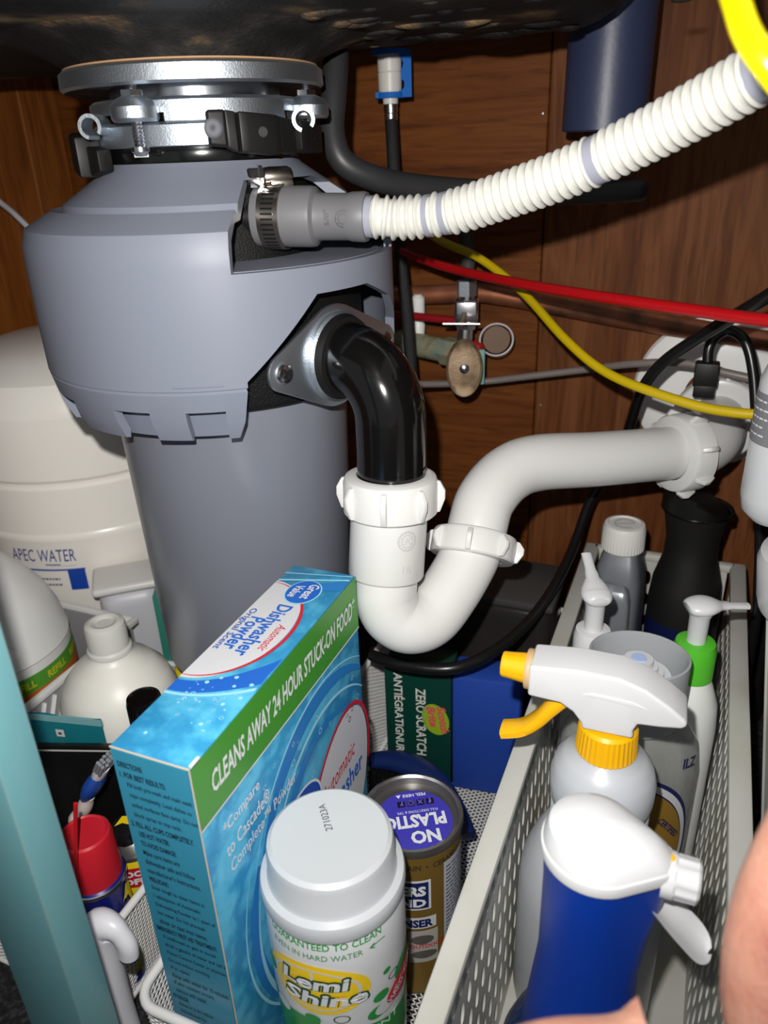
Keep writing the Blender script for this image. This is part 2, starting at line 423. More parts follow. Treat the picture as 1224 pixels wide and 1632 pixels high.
build(MB().lathe([(.088, D(.367)), (.0945, D(.367)), (.0895, D(.3415)), (.087, D(.3415))], 96, closed=True, a0=math.radians(-235), a1=math.radians(-58)), 'skirt_liner', M('shroud_liner', (114, 119, 134), .4), DS)
build(MB().lathe([(.0, D(.352)), (.084, D(.352)), (.086, D(.356)), (.086, D(.42)), (.06, D(.424)), (.06, D(.4605)), (.048, D(.472)), (.048, D(.485)), (0, D(.485))], 72), 'inner_housing', black_tex, DS)
build(MB().lathe([(0, 0), (.060, 0), (.066, D(.149)), (.0685, D(.154)), (.0735, D(.335)), (.0755, D(.345)), (.0755, D(.36)), (0, D(.36))], 96), 'lower_body', gray_pl2, DS)
# seam step line
build(MB().tube([pol(.1063, a, D(.3735)) for a in range(-72, -57)], .0004, 6), 'seam_lip', gray_pl, DS)
# mount rings
build(MB().lathe([(.044, D(.521)), (.0685, D(.521)), (.0705, D(.5195)), (.0708, D(.5125)), (.0690, D(.5112)), (.067, D(.5125)), (.066, D(.516)), (.044, D(.516))], 96, closed=True), 'mounting_flange', steel, DS)
build(MB().lathe([(.044, D(.522)), (.068, D(.522)), (.068, D(.5212)), (.044, D(.5212))], 64, closed=True), 'fibre_gasket', M('gasket_tan', (170, 132, 96), .8), DS)
build(MB().lathe([(.043, D(.516)), (.046, D(.516)), (.0465, D(.500)), (.043, D(.500))], 72, closed=True), 'drain_sleeve', M('brushed_sleeve', (190, 192, 196), .22, 1), DS)
build(MB().lathe([(.045, D(.5065)), (.057, D(.5065)), (.0595, D(.5048)), (.060, D(.4955)), (.0585, D(.4945)), (.058, D(.503)), (.045, D(.5035))], 96, closed=True, a0=math.radians(-72), a1=math.radians(-8)), 'upper_mount_ring', steel, DS)
build(MB().lathe([(.045, D(.5065)), (.0555, D(.5065)), (.0575, D(.505)), (.0575, D(.4995)), (.056, D(.4995)), (.0555, D(.503)), (.045, D(.503))], 96, closed=True, a0=math.radians(-8), a1=math.radians(288)), 'upper_mount_ring', steel, DS)
build(MB().lathe([(.048, D(.4955)), (.0555, D(.4955)), (.0575, D(.494)), (.0575, D(.4845)), (.0565, D(.484)), (.048, D(.484))], 96, closed=True), 'lower_mount_ring', steel, DS)
build(MB().lathe([(.047, D(.484)), (.0535, D(.484)), (.0545, D(.481)), (.0535, D(.4768)), (.047, D(.4768))], 96, closed=True), 'rubber_gasket', M('gloss_gasket', (14, 14, 14), .16, spec=.7), DS)
for a in (-85, 14, 128):
    p = pol(.0625, a); b = MB(); rr = []
    z0, z1 = D(.4815), D(.5135); nn = 34
    for i in range(nn+1): rr.append((.0029 if i % 2 else .0023, z0+.003+(z1-z0-.003)*i/nn))
    b.lathe([(0, z0-.0015), (.0026, z0-.0012), (.0046, z0+.0008), (.0046, z0+.0028), (.0024, z0+.003)]+rr+[(0, z1)], 18, p)
    bo = build(b, 'mounting_bolt', chrome, DS, ang=25)
    sl = MB().box((p.x, p.y, z0-.001), (.007, .0011, .0016), .6); build(sl, 'screw_slot', black_pl, bo)
    build(MB().lathe([(.0030, D(.4955)), (.0105, D(.4955)), (.0116, D(.497)), (.0116, D(.502)), (.009, D(.5053)), (.005, D(.507)), (.003, D(.507))], 28, p, closed=True), 'mount_lug', steel, DS)
    build(MB().lathe([(.0030, D(.507)), (.0056, D(.507)), (.0056, D(.5095)), (.0030, D(.5095))], 6, p, closed=True), 'lug_nut', chrome, DS)
for a, tilt in ((-113, -70), (-3, -58)):
    p = pol(.0625 if a < -50 else .0668, a, D(.4945)); d = pol(1, tilt); x, y, z = frame_from(d)
    rc = MB(); prof = []
    A0, A1 = -40, 255
    for ww in (-.006, .008):
        pass
    vs = []; fs = []; N = 22
    for i in range(N+1):
        t = math.radians(A0+(A1-A0)*i/N)
        for r in (.0042, .0060):
            for ww in (-.007, .008): vs.append(p+x*r*math.cos(t)+y*r*math.sin(t)+d*ww)
    for i in range(N):
        b0, b1 = 4*i, 4*i+4; fs += [(b0, b0+1, b1+1, b1), (b0+2, b1+2, b1+3, b0+3), (b0, b1, b1+2, b0+2), (b0+1, b0+3, b1+3, b1+1)]
    fs += [(0, 2, 3, 1), (4*N, 4*N+1, 4*N+3, 4*N+2)]
    build(rc.add(vs, fs), 'curled_ramp', steel, DS)
def arcblock(a0, a1, r0, r1, z0a, z1a, z0b, z1b, n=5):
    q = MB(); vs = []; fs = []
    for i in range(n+1):
        t = i/n; a = a0+(a1-a0)*t; zb = z0a+(z0b-z0a)*t; zt = z1a+(z1b-z1a)*t
        for r in (r0, r1): vs += [pol(r, a, D(zb)), pol(r, a, D(zt))]
    fs = [(0, 1, 3, 2), (4*n, 4*n+2, 4*n+3, 4*n+1)]
    for i in range(n):
        b0 = 4*i; b1 = b0+4; fs += [(b0, b0+2, b1+2, b1), (b0+1, b1+1, b1+3, b0+3), (b0, b1, b1+1, b0+1), (b0+2, b0+3, b1+3, b1+2)]
    return q.add(vs, fs)
tailp = build(arcblock(-53, -45, .0575, .069, .4835, .4995, .4825, .4995), 'black_strap', black_rub, DS, bevel=.0025, seg=3)
eye = pol(.0692, -50.5, D(.4912)); build(MB().ax_lathe([(.0042, 0), (.0048, .0008), (.003, .0012), (0, .0006)], eye, pol(1, -55), 20), 'strap_eyelet', M('eyelet', (20, 24, 40), .5), tailp)
for a0, a1, r1, za, zb in ((-45, -40, .066, .4995, .4985), (-40, -21, .0700, .4985, .4965), (-20.3, -9, .067, .4965, .4945), (-9, 12, .0705, .4945, .492)):
    build(arcblock(a0, a1, .0575, r1, .4825 if a0 < -41 else .4800, za, .4800 if a0 < -41 else .478, zb), 'black_strap', black_rub, DS, bevel=.0012)
eye = pol(.0702, -30, D(.489)); build(MB().ax_lathe([(.0026, 0), (.0022, .0006), (0, .0006)], eye, pol(1, -30), 16), 'strap_button', M('button_gray', (62, 62, 62), .5), tailp)
eye = pol(.0706, 2, D(.4855)); build(MB().ax_lathe([(.0014, 0), (.0010, .0004), (0, .0004)], eye, pol(1, 2), 12), 'strap_button', black_pl, tailp)
build(arcblock(-150, -122, .0575, .071, .4775, .4935, .4705, .4905), 'black_strap', black_rub, DS, bevel=.0015)
build(arcblock(-121.5, -110, .0575, .066, .4715, .4860, .4735, .4840), 'black_strap', black_rub, DS, bevel=.0012)
# dishwasher inlet + hose clamp
il = MB(); il.ax_lathe([(.0105, -.02), (.0105, .03)], IP, IU, 28); build(il, 'dishwasher_inlet', black_pl, DS)

# discharge flange
FC = n_dir*.0905+Vector((0, 0, D(.375)))
def flg(u, v, ww): return FC+n_dir*ww+h_dir*u+Vector((0, 0, v))
dia = []
for cu, r, a0, a1 in ((.043, .010, -55, 55), (0, .0285, 68, 112), (-.043, .010, 125, 235), (0, .0285, 248, 292)):
    dia += arc2(cu, 0, r, r, a0, a1, 8)
fp = MB().prism(dia, 0, .0024, flg)
fpo = build(fp, 'flange_plate', steel, DS, bevel=.0007)
rim = MB().ax_lathe([(.0205, .002), (.0252, .002), (.0252, .0055), (.0235, .0068), (.0205, .0068)], FC, n_dir, 40, closed=True); build(rim, 'flange_collar', steel, fpo)
for sgn in (-1, 1):
    p = flg(.043*sgn, 0, .0024)
    sc = build(MB().ax_lathe([(.0056, 0), (.0056, .001), (.0048, .0024), (.002, .0030), (0, .0030)], p, n_dir, 20), 'flange_screw', chrome, fpo)
    x = MB()
    for t in (.5, .5+PI/2):
        dd = h_dir*math.cos(t)+Vector((0, 0, math.sin(t))); x.tube([p+n_dir*.0030-dd*.0032, p+n_dir*.0030+dd*.0032], .0006, 6)
    build(x, 'screw_slot', black_pl, fpo)

# ------------------------------------------------------------------ black discharge elbow
EZ = .375; a0_ = Vector((DC[0], DC[1], EZ))
dn = Vector((-.155, .375, 0)); R_ = .030
h0 = a0_+n_dir*.0925; px = Vector((-.1545, .3748, EZ))
pts = [h0+(px-h0)*t for t in (0, .15)]
cdir = (px-h0).normalized(); Lh = (px-h0).length
pts = [h0, h0+cdir*.006, h0+cdir*(Lh-R_)*.5]
for i in range(13):
    t = PI/2*i/12; pts.append(h0+cdir*(Lh-R_)+cdir*R_*math.sin(t)+Vector((0, 0, -R_*(1-math.cos(t)))))
pts += [px+Vector((0, 0, -.05)), px+Vector((-.0004, -.002, -.083))]
EL = thing('discharge_elbow', 'glossy black curved discharge elbow running from the disposal down into the white trap', 'pipe', (px.x, px.y, EZ-.083))
build(MB().tube(pts, .0196, 40), 'elbow_pipe', black_gloss, EL, world=True)
build(MB().ax_lathe([(.019, .0), (.0238, .0), (.0242, .004), (.0222, .009), (.019, .0095)], h0-cdir*.0005, cdir, 40, closed=True), 'rubber_collar', black_rub, EL, world=True)
build(MB().ax_lathe([(.0197, 0), (.0201, .0002), (.0201, .0006), (.0197, .0008)], px+Vector((0, 0, -.058)), (0, 0, 1), 40, closed=True), 'mould_line', black_gloss, EL, world=True)

# ------------------------------------------------------------------ white drain: trap bend, trap arm, wall elbow, slip nuts
def slip_nut(name, label, p, d, rin, rout, hgt, wings, wl=.0048, phase=0., mat=white_pvc):
    d = Vector(d).normalized(); p = Vector(p); x, y, _ = frame_from(d)
    t = thing(name, label, 'slip nut', p-d*hgt/2, group=None)
    prof = [(rin, -hgt/2), (rout-.001, -hgt/2), (rout, -hgt/2+.001), (rout, hgt*.32), (rout-.0012, hgt*.44), (rout-.004, hgt/2), (rin, hgt/2)]
    build(MB().ax_lathe(prof, p, d, 56, closed=True), 'nut_ring', mat, t, world=True)
    for k in range(wings):
        a = phase+2*PI*k/wings; e = x*math.cos(a)+y*math.sin(a); s = d.cross(e)
        def fn(u, v, ww): return p+e*u+d*v+s*ww
        poly = [(rout-.0015, -hgt*.48), (rout+wl*.35, -hgt*.45), (rout+wl, -hgt*.1), (rout+wl, hgt*.12), (rout+wl*.3, hgt*.36), (rout-.0015, hgt*.38)]
        build(MB().prism(poly, -.0016, .0016, fn), 'wing', mat, t, world=True, bevel=.0006)
    return t
TB = thing('trap_bend', 'white plastic J-shaped drain trap bend below the black elbow', 'drain trap', (-.15, .375, .2))
d0 = Vector((-.155, .3715, .300)); dk = Vector((-.1555, .361, .2485))
bp = [d0, (d0+dk)/2, dk]
bend_pts = [(-.155, .3715, .300), (-.1552, .3665, .2745), (-.1555, .3612, .2485), (-.1552, .3600, .2375), (-.1512, .3612, .2262), (-.1425, .3660, .2190), (-.1335, .3770, .2190), (-.1263, .3930, .2285), (-.1205, .4090, .2410), (-.1180, .4190, .2502)]
cp = crv(bend_pts, 8)
build(MB().tube(cp[14:], .0188, 40), 'curved_pipe', white_pvc, TB, world=True)
sd = (dk-d0).normalized()
build(MB().ax_lathe([(.0165, 0), (.0222, 0), (.0222, .047), (.0214, .0485), (.019, .0495), (.0165, .0495)], d0, sd, 48, closed=True), 'socket', white_pvc, TB, world=True)
tg = TB
# raised marks on the socket: round emblem and size
SX, SY, SZ = frame_from(sd)
toC = Vector((-d0.x, -d0.y, 0)).normalized(); side = Vector((-toC.y, toC.x, 0))
def sock(u, v, l):
    a = u/.0222; e = toC*math.cos(a)+side*math.sin(a); e = (e-sd*e.dot(sd)).normalized(); return d0-sd*v+e*(.0222+l)
pr = Print(sock, .00025); emb = M('moulded_mark', (186, 186, 186), .3)
pr.disc(.0105, -.0215, .0060, n=28, hole=.82, rings=1); pr.disc(.0105, -.0215, .0040, n=24, hole=.82, rings=1)
pr.text('UPC', .0076, -.0235, w=.0058, h=.004, bold=.01); pr.text('1½', .0085, -.0405, w=.0055, h=.0048, bold=.02)
for k in range(14):
    a = 2*PI*k/14; pr.disc(.0105+.0049*math.cos(a), -.0215+.0049*math.sin(a), .00055, n=6, rings=1)
ob = pr.mb; build(ob, 'moulded_emblem', emb, TB, world=True, ang=None, recalc=False)
slip_nut('slip_nut', 'white winged slip nut around the lower end of the black elbow', (-.155, .3722, .3012), (0, .08, 1), .0196, .0272, .0225, 8, .0042, .25)
ARM = thing('waste_pipe', 'white plastic trap arm curving up and running right towards the wall', 'drain pipe', (-.118, .418, .249))
arm_pts = [(-.1182, .4170, .2475), (-.118, .4265, .2611), (-.1165, .4394, .2732), (-.1083, .4599, .2827), (-.0932, .4797, .2853), (-.0586, .5131, .2794), (-.0093, .5586, .2728)]
build(MB().tube(crv(arm_pts, 8), .0190, 40), 'arm_pipe', white_pvc, ARM, world=True)
slip_nut('slip_nut', 'white winged slip nut joining the trap bend to the trap arm', (-.1184, .4185, .2497), (-.02, .62, .78), .0192, .0270, .0165, 8, .0048, .1)
slip_nut('slip_nut', 'white winged slip nut at the right end of the trap arm', (-.0055, .562, .2722), (-.72, -.68, .05), .0192, .0285, .0180, 8, .0050, .4)
WE = thing('wall_drain_elbow', 'white plastic drain elbow turning from the trap arm into the wall', 'drain pipe', (.012, .62, .24))
wp = [(-.0050, .5625, .2722), (.0035, .5725, .2722), (.0125, .588, .2735), (.0165, .605, .275), (.017, .63, .2762), (.017, .70, .277)]
build(MB().tube(crv(wp, 8), .0215, 40), 'elbow_body', white_pvc, WE, world=True)
build(MB().ax_lathe([(.019, 0), (.026, 0), (.026, .010), (.019, .010)], (.017, .642, .2764), (0, 1, 0), 48, closed=True), 'elbow_hub', M('pale_hub', (190, 190, 190), .4), WE, world=True)
build(MB().ax_lathe([(.026, 0), (.0272, 0), (.0272, .003), (.026, .003)], (.017, .650, .2764), (0, 1, 0), 48, closed=True), 'red_washer', M('red_washer', (150, 40, 44), .5), WE, world=True)
pr = Print(lambda u, v, l: Vector((.004+u, .5935+v*.6, .2748+math.sqrt(max(.0215**2-(u*.8)**2, 0))*.985+l)), .0006)
slip_nut('slip_nut', 'white winged slip nut on the wall side of the drain elbow', (.017, .634, .2764), (0, -1, 0), .0192, .0335, .014, 10, .0045, .2)
es = thing('escutcheon', 'round white escutcheon plate on the wall around the drain', 'escutcheon', (.013, .69, .21))
build(MB().ax_lathe([(.0235, .012), (.036, .0125), (.054, .009), (.064, .004), (.066, .0), (.0235, .0)], (.013, .6985, .279), (0, -1, 0), 72, closed=True), 'plate', white_far, es, world=True)

# ------------------------------------------------------------------ dishwasher hose + gray connector
RC = thing('rubber_connector', 'gray stepped rubber connector between the disposal inlet and the white hose', 'hose connector', IP+Vector((DC[0], DC[1], .147)))
pw = IP+Vector((DC[0], DC[1], .147)); c1 = Vector((-.1690, .3925, .4474)); cdn = (c1-pw).normalized()
build(MB().ax_lathe([(.0108, .0), (.0150, .0), (.0153, .004), (.0153, .030), (.0148, .032), (.0122, .0335), (.0118, .036), (.0117, .050), (.0123, .052), (.0125, .0585), (.012, .060), (.0085, .060)], pw, cdn, 44, closed=True), 'sleeve', gray_rub, RC, world=True)
ev = (-Vector((0, 0, 1)).cross(cdn)).normalized(); toc = (CAM-pw); toc = (toc-cdn*toc.dot(cdn)).normalized(); ups = cdn.cross(toc)
def rcm(u, v, l):
    a = v/.0118; e = toc*math.cos(a)+Vector((0, 0, 1))*math.sin(a); return pw+cdn*u+e*(.0119+l)
pr = Print(rcm, .0002)
pr.text('5/8"', .041, -.004, w=.003, h=.0075, bold=.02) if False else pr.text('5/8"', .0425, -.0045, w=.008, h=.0028, rot=PI/2, bold=.02)
pr.disc(.0500, -.001, .0045, n=24, hole=.85, rings=1); pr.disc(.0500, -.001, .0028, n=20, hole=.8, rings=1)
for k in range(10):
    a = 2*PI*k/10; pr.disc(.05+.0037*math.cos(a), -.001+.0037*math.sin(a), .0005, n=6, rings=1)
build(pr.mb, 'moulded_mark', M('rubber_mark', (84, 84, 87), .5), RC, world=True, ang=None, recalc=False)
hp = crv([tuple(c1-cdn*.012), tuple(c1+cdn*.004), (-.1533, .3961, .4464), (-.1265, .397, .4491), (-.0998, .393, .4564), (-.0689, .3847, .466), (-.0414, .3756, .4768), (-.0172, .3639, .4878), (.0056, .3494, .4991), (.028, .335, .511), (.06, .318, .527)], 60)
# resample by length
acc = [0]
for a, b in zip(hp, hp[1:]): acc.append(acc[-1]+(b-a).length)
def at(s):
    import bisect
    i = min(max(bisect.bisect_left(acc, s), 1), len(acc)-1); t = (s-acc[i-1])/max(acc[i]-acc[i-1], 1e-9); return hp[i-1].lerp(hp[i], t)
HS = thing('drain_hose', 'white corrugated dishwasher drain hose arching from the gray connector to the upper right', 'hose', hp[0])
P_, RR = [], []; pitch = .0046; step = pitch/7; s = 0; n_st = int(acc[-1]/step)
cuffs = [(0, .0125), (.0415, .0440), (.0505, .0535), (.131, .1355), (.205, .209)]
for i in range(n_st+1):
    s = i*step; P_.append(at(s))
    if any(a <= s <= b for a, b in cuffs): RR.append(.0100 if s > .0125 else .0096)
    else:
        ph = (s/pitch) % 1; RR.append(.0092+.0020*(max(0, math.sin(2*PI*ph))**.55 if math.sin(2*PI*ph) > 0 else 0))
build(MB().tube(P_, 0, 28, radii=RR), 'corrugated_tube', hose_m, HS, world=True, ang=60)
for a, b in cuffs[1:]:
    build(MB().tube([at(a+(b-a)*k/6) for k in range(7)], .01035, 28), 'smooth_cuff', hose_clear, HS, world=True)
build(MB().tube([at(.0100+.0035*k/4) for k in range(5)], .0104, 28), 'smooth_cuff', hose_clear, HS, world=True)
# worm-drive clamp round the connector's root
HC = thing('hose_clamp', 'slotted steel worm-drive hose clamp around the disposal inlet', 'hose clamp', pw+cdn*.005)
for off, r in ((.0045, .0158), ):
    bd = MB().ax_lathe([(r, 0), (r+.0007, 0), (r+.0007, .0115), (r, .0115)], pw+cdn*off, cdn, 64, closed=True); bo = build(bd, 'band', worn_steel, HC, world=True)
    x, y, _ = frame_from(cdn); 
    for k in range(40):
        a = 2*PI*k/40; e = x*math.cos(a)+y*math.sin(a); sq = cdn.cross(e)
        rot = Matrix((tuple(cdn), tuple(sq), tuple(e))).transposed()
        if k == 0:
            slot_me = MB().box((0, 0, 0), (.0068, .0010, .0006)).mesh('slot')
            slot_me.materials.append(black_pl)
        so = bpy.data.objects.new('slot', slot_me); COL.objects.link(so); so.parent = bo
        mw = rot.to_4x4(); mw.translation = pw+cdn*(off+.0058)+e*(r+.0006)
        so.matrix_local = rootmat(HC).inverted() @ mw
hp0 = pw+cdn*.0085+Vector((0, 0, .0195)); td = Vector((.80, .60, 0)).normalized()
td = (-toc*.35+cdn*.55+Vector((.3, .25, 0))).normalized(); td.z = 0; td.normalize()
hb = MB().ax_lathe([(.0030, 0), (.0046, .0005), (.0050, .003), (.0050, .013), (.0040, .0150), (0, .0152)], hp0-td*.004, td, 24); build(hb, 'worm_housing', worn_steel, HC, world=True)
scw = MB().ax_lathe([(0, -.0085), (.0046, -.0085), (.0054, -.0074), (.0054, -.0026), (.0068, -.0026), (.0068, -.0008), (.0034, -.0006), (.0034, .002)], hp0-td*.004, td, 6); so = build(scw, 'worm_screw', chrome, HC, world=True, ang=20)
build(MB().box(hp0-td*.0126, (.0012, .0092, .0012), rot=Matrix((tuple(td), tuple(Vector((0, 0, 1)).cross(td)), (0, 0, 1))).transposed() @ Matrix.Rotation(.6, 3, 'X')), 'screw_slot', black_pl, so, world=True)
build(MB().box(hp0+td*.005-Vector((0, 0, .0035)), (.012, .0105, .0040), rot=Matrix((tuple(td), tuple(Vector((0, 0, 1)).cross(td)), (0, 0, 1))).transposed()), 'saddle', worn_steel, HC, world=True, bevel=.0008)

# ------------------------------------------------------------------ tubes, cords and small plumbing at the back
def tubething(name, label, cat, pts, r, mat, n=14, per=10):
    return build(MB().tube(crv(pts, per), r, n), name, mat, label=label, cat=cat, ang=50)
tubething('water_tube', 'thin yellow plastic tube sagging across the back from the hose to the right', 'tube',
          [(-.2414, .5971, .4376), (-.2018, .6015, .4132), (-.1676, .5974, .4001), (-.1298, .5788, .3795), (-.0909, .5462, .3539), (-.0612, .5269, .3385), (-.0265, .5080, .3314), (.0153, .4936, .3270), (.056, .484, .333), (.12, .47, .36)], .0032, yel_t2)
tubething('water_tube', 'bright yellow plastic tube close up at the top right corner', 'tube',
          [(-.020, .262, .545), (-.0084, .2449, .5182), (-.0038, .2296, .5081), (-.0001, .2211, .5001), (.0052, .2162, .4933), (.0151, .2196, .4848), (.04, .235, .475)], .0032, yel_t, 18)
tubething('water_tube', 'red plastic tube crossing above the drain elbow towards the right edge', 'tube',
          [(-.2799, .609, .4226), (-.2354, .6063, .4038), (-.1835, .5761, .3954), (-.12, .53, .3933), (-.0649, .4933, .3931), (-.0094, .4571, .3937), (.0377, .424, .3954), (.10, .39, .40)], .0034, red_t, 16)
tubething('water_tube', 'thin grayish tube running along the back wall behind the valve handle', 'tube',
          [(-.2552, .5950, .2955), (-.2119, .6295, .2891), (-.1762, .6451, .2897), (-.1318, .6470, .2976), (-.0852, .6449, .3071), (-.0495, .6295, .3176), (-.012, .6220, .3225), (.0193, .6150, .3186), (.0494, .6103, .3149), (.10, .60, .31)], .0031, gray_t)
tubething('power_cord', 'thick black cord dropping behind the trap arm and looping across the floor items', 'cord',
          [(.075, .47, .435), (.0447, .4894, .4112), (.0302, .499, .3951), (.0019, .5432, .3643), (-.0237, .5665, .3374), (-.0376, .5800, .3121), (-.0454, .6100, .2762), (-.0511, .6300, .2477), (-.0640, .6400, .2162), (-.0744, .625, .1928), (-.0790, .590, .1709), (-.0850, .540, .1577), (-.0948, .4874, .1535), (-.1091, .445, .1528), (-.1307, .417, .1522), (-.1661, .4120, .1492), (-.1945, .4196, .146)], .0042, black_pl, 16)
c2 = thing('appliance_cord', 'black cord arching up from a plug beside the round white wall plate', 'cord', (.004, .6, .31))
build(MB().tube(crv([(.0042, .605, .3290), (.0038, .6065, .3385), (.0076, .6091, .3473), (.0167, .6091, .3514), (.0272, .6042, .3449), (.0348, .598, .3264), (.0411, .586, .298), (.0500, .562, .2535), (.0610, .550, .1756), (.064, .550, .1141), (.066, .55, .004)], 10), .0038, 14), 'cord', black_pl, c2, world=True)
build(MB().box((.0045, .604, .3200), (.017, .012, .018)), 'plug_head', black_rub, c2, world=True, bevel=.0015)
build(MB().box((.0045, .604, .3080), (.015, .012, .010)), 'plug_head', black_rub, c2, world=True, bevel=.0012)
bh = [(.075, .625, .43), (.075, .620, .36), (.070, .620, .28), (.072, .625, .20), (.079, .63, .12), (.083, .635, .0)]
tubething('rubber_hose', 'thick black rubber hose hanging behind the white filter canister', 'hose', bh, .0105, black_rub, 18)
RHs = thing('rubber_drain_hose', 'dark gray rubber hose bending behind the disposal and ending below the white hose', 'hose', (-.22, .47, .46))
build(MB().tube(crv([(-.2352, .5000, .549), (-.2316, .4938, .5327), (-.2294, .4832, .5103), (-.2281, .4751, .4896), (-.2211, .4734, .4728), (-.2064, .4856, .4627), (-.1878, .5092, .4562), (-.1557, .5443, .4507), (-.1105, .5738, .4471), (-.058, .5963, .447)], 10), .0078, 18), 'hose', M('dark_gray_rubber', (46, 46, 48), .45), RHs, world=True)
build(MB().ax_lathe([(.0078, 0), (.0078, .004), (.006, .0072), (.0025, .0088), (0, .009)], (-.058, .5963, .447), (.92, .39, 0), 18), 'end_cap', M('dark_gray_rubber', (46, 46, 48), .45), RHs, world=True)
tubething('thin_cable', 'thin white cable against the wood at the far left edge', 'cable', [(-.690, .604, .4700), (-.6785, .6038, .4636), (-.6533, .605, .445), (-.6315, .6008, .4325), (-.6142, .601, .4139), (-.605, .605, .38), (-.60, .62, .30)], .0027, M('cable_white', (200, 200, 206), .4))
# slate blue pipe under the sink's right end
sp = MB().ax_lathe([(.0265, 0), (.0278, .001), (.0275, .13), (.0245, .13), (.0245, .0)], (-.083, .600, .4845), (.012, -.01, 1), 48, closed=True)
build(sp, 'hanging_pipe', slate, label='short slate blue plastic pipe hanging below the right end of the sink', cat='pipe')
# copper pipe
build(MB().tube(crv([(-.34, .685, .352), (-.263, .684, .355), (-.225, .684, .357), (-.187, .684, .359), (-.12, .686, .350), (-.064, .689, .341), (.02, .692, .33), (.10, .70, .318)], 8), .0086, 20), 'copper_pipe', copper, label='dull copper water pipe running along the back wall', cat='pipe')

# faucet hose with blue clip
FH = thing('faucet_hose', 'black braided faucet hose hanging from a white fitting in a blue clip', 'hose', (-.25, .63, .30))
br = M('braided_black', (24, 24, 26), .5); bumpy(br, 1400, 1, .0008)
build(MB().tube(crv([(-.2499, .6285, .4980), (-.2458, .620, .4728), (-.2419, .6133, .4367), (-.2354, .6061, .3901), (-.2311, .6035, .3561), (-.227, .602, .30), (-.225, .602, .26)], 10), .0050, 16), 'braided_hose', br, FH, world=True)
Fp = Vector((-.2507, .630, 0))
build(MB().lathe([(.0044, .4965), (.0050, .4965), (.0054, .503), (.0046, .5035), (.0054, .504), (.0054, .5095), (.004, .510)], 24, (Fp.x, Fp.y, 0)), 'ferrule', chrome, FH, world=True)
build(MB().lathe([(.0058, .510), (.0060, .516), (.0085, .5165), (.0090, .5205), (.0092, .531), (.0086, .5315), (.0092, .532), (.0092, .543), (.004, .543)], 28, (Fp.x, Fp.y, 0)), 'white_fitting', M('fitting_white', (214, 210, 204), .4), FH, world=True)
BC = thing('hose_clip', 'bright blue plastic locking clip around the faucet hose fitting', 'clip', (Fp.x, Fp.y, .51))
def bc(u, v, ww): q = Vector((.92, .38, 0)); r = Vector((-.38, .92, 0)); return Fp+q*u+r*ww+Vector((0, 0, v))
poly = [(-.0115, .5142), (.0165, .5142), (.0165, .5455), (.0055, .5455), (.0085, .5415), (.0105, .5370), (.0095, .5335), (.0086, .533), (.0086, .5262), (.0108, .525), (.0108, .521), (.009, .5190), (-.0115, .5180)]
clipm = boolean(MB().prism(poly, -.0065, .0065, bc).mesh('c'), [MB().lathe([(0, .50), (.0093, .50), (.0093, .56), (0, .56)], 24, (Fp.x, Fp.y, 0))])
build(clipm, 'clip_body', blue_pl, BC, world=True)
build(MB().lathe([(.0062, .5138), (.0112, .5138), (.0112, .5178), (.0095, .5180), (.0062, .5165)], 28, (Fp.x, Fp.y, 0), closed=True), 'clip_ring', blue_pl, BC, world=True)
build(MB().lathe([(.0094, .5430), (.0135, .5430), (.0135, .5465), (.0094, .5465)], 28, (Fp.x, Fp.y, 0), closed=True), 'clip_ring', blue_pl, BC, world=True)

# shut-off valve assembly
VA = thing('shutoff_valve', 'old brass shut-off valve with oval bronze handle in front of the copper pipe', 'valve', (-.19, .64, .28))
def cy(p0, p1, r, name, mat, n=20, par=VA, r1=None): return build(MB().cyl(p0, p1, r, n, r1), name, mat, par, world=True, bevel=0)
cy((-.262, .664, .3165), (-.206, .640, .3160), .0105, 'valve_stub', patina, 24)
cy((-.211, .642, .3160), (-.196, .635, .3160), .0125, 'stub_nut', patina, 6)
cy((-.196, .6345, .3160), (-.176, .626, .3160), .0098, 'valve_body', patina, 20)
cy((-.1905, .632, .318), (-.1895, .634, .342), .0068, 'outlet_neck', chrome, 16)
cy((-.187, .632, .316), (-.1815, .607, .3145), .0052, 'valve_stem', brass, 14)
hn = Vector((.36, -.93, .05)).normalized(); hx, hy, hz = frame_from(hn); HCn = Vector((-.1800, .599, .3135))
ov = MB(); vs = []; fs = []; NN = 40
for ring_, t in ((0., .0026), (.6, .0020), (.86, .0016), (.97, .0030), (1., .0022), (1., 0), (.9, -.0008), (0, -.0008)):
    for i in range(NN):
        a = 2*PI*i/NN; vs.append(HCn+hx*.0150*ring_*math.cos(a)+hy*.0240*ring_*math.sin(a)*1+hz*t)
for k in range(7):
    for i in range(NN): j = (i+1) % NN; fs.append((k*NN+i, k*NN+j, (k+1)*NN+j, (k+1)*NN+i))
ov.add(vs, fs); hd = build(ov, 'oval_handle', brass, VA, world=True)
build(MB().ax_lathe([(.0042, 0), (.0040, .0012), (.0022, .0022), (0, .0024)], HCn+hn*.0020, hn, 18), 'handle_screw', chrome, hd, world=True)
build(MB().box((-.1725, .624, .3085), (.006, .004, .030), .3), 'verdigris_tab', M('verdigris', (120, 160, 150), .7), VA, world=True, bevel=.001)
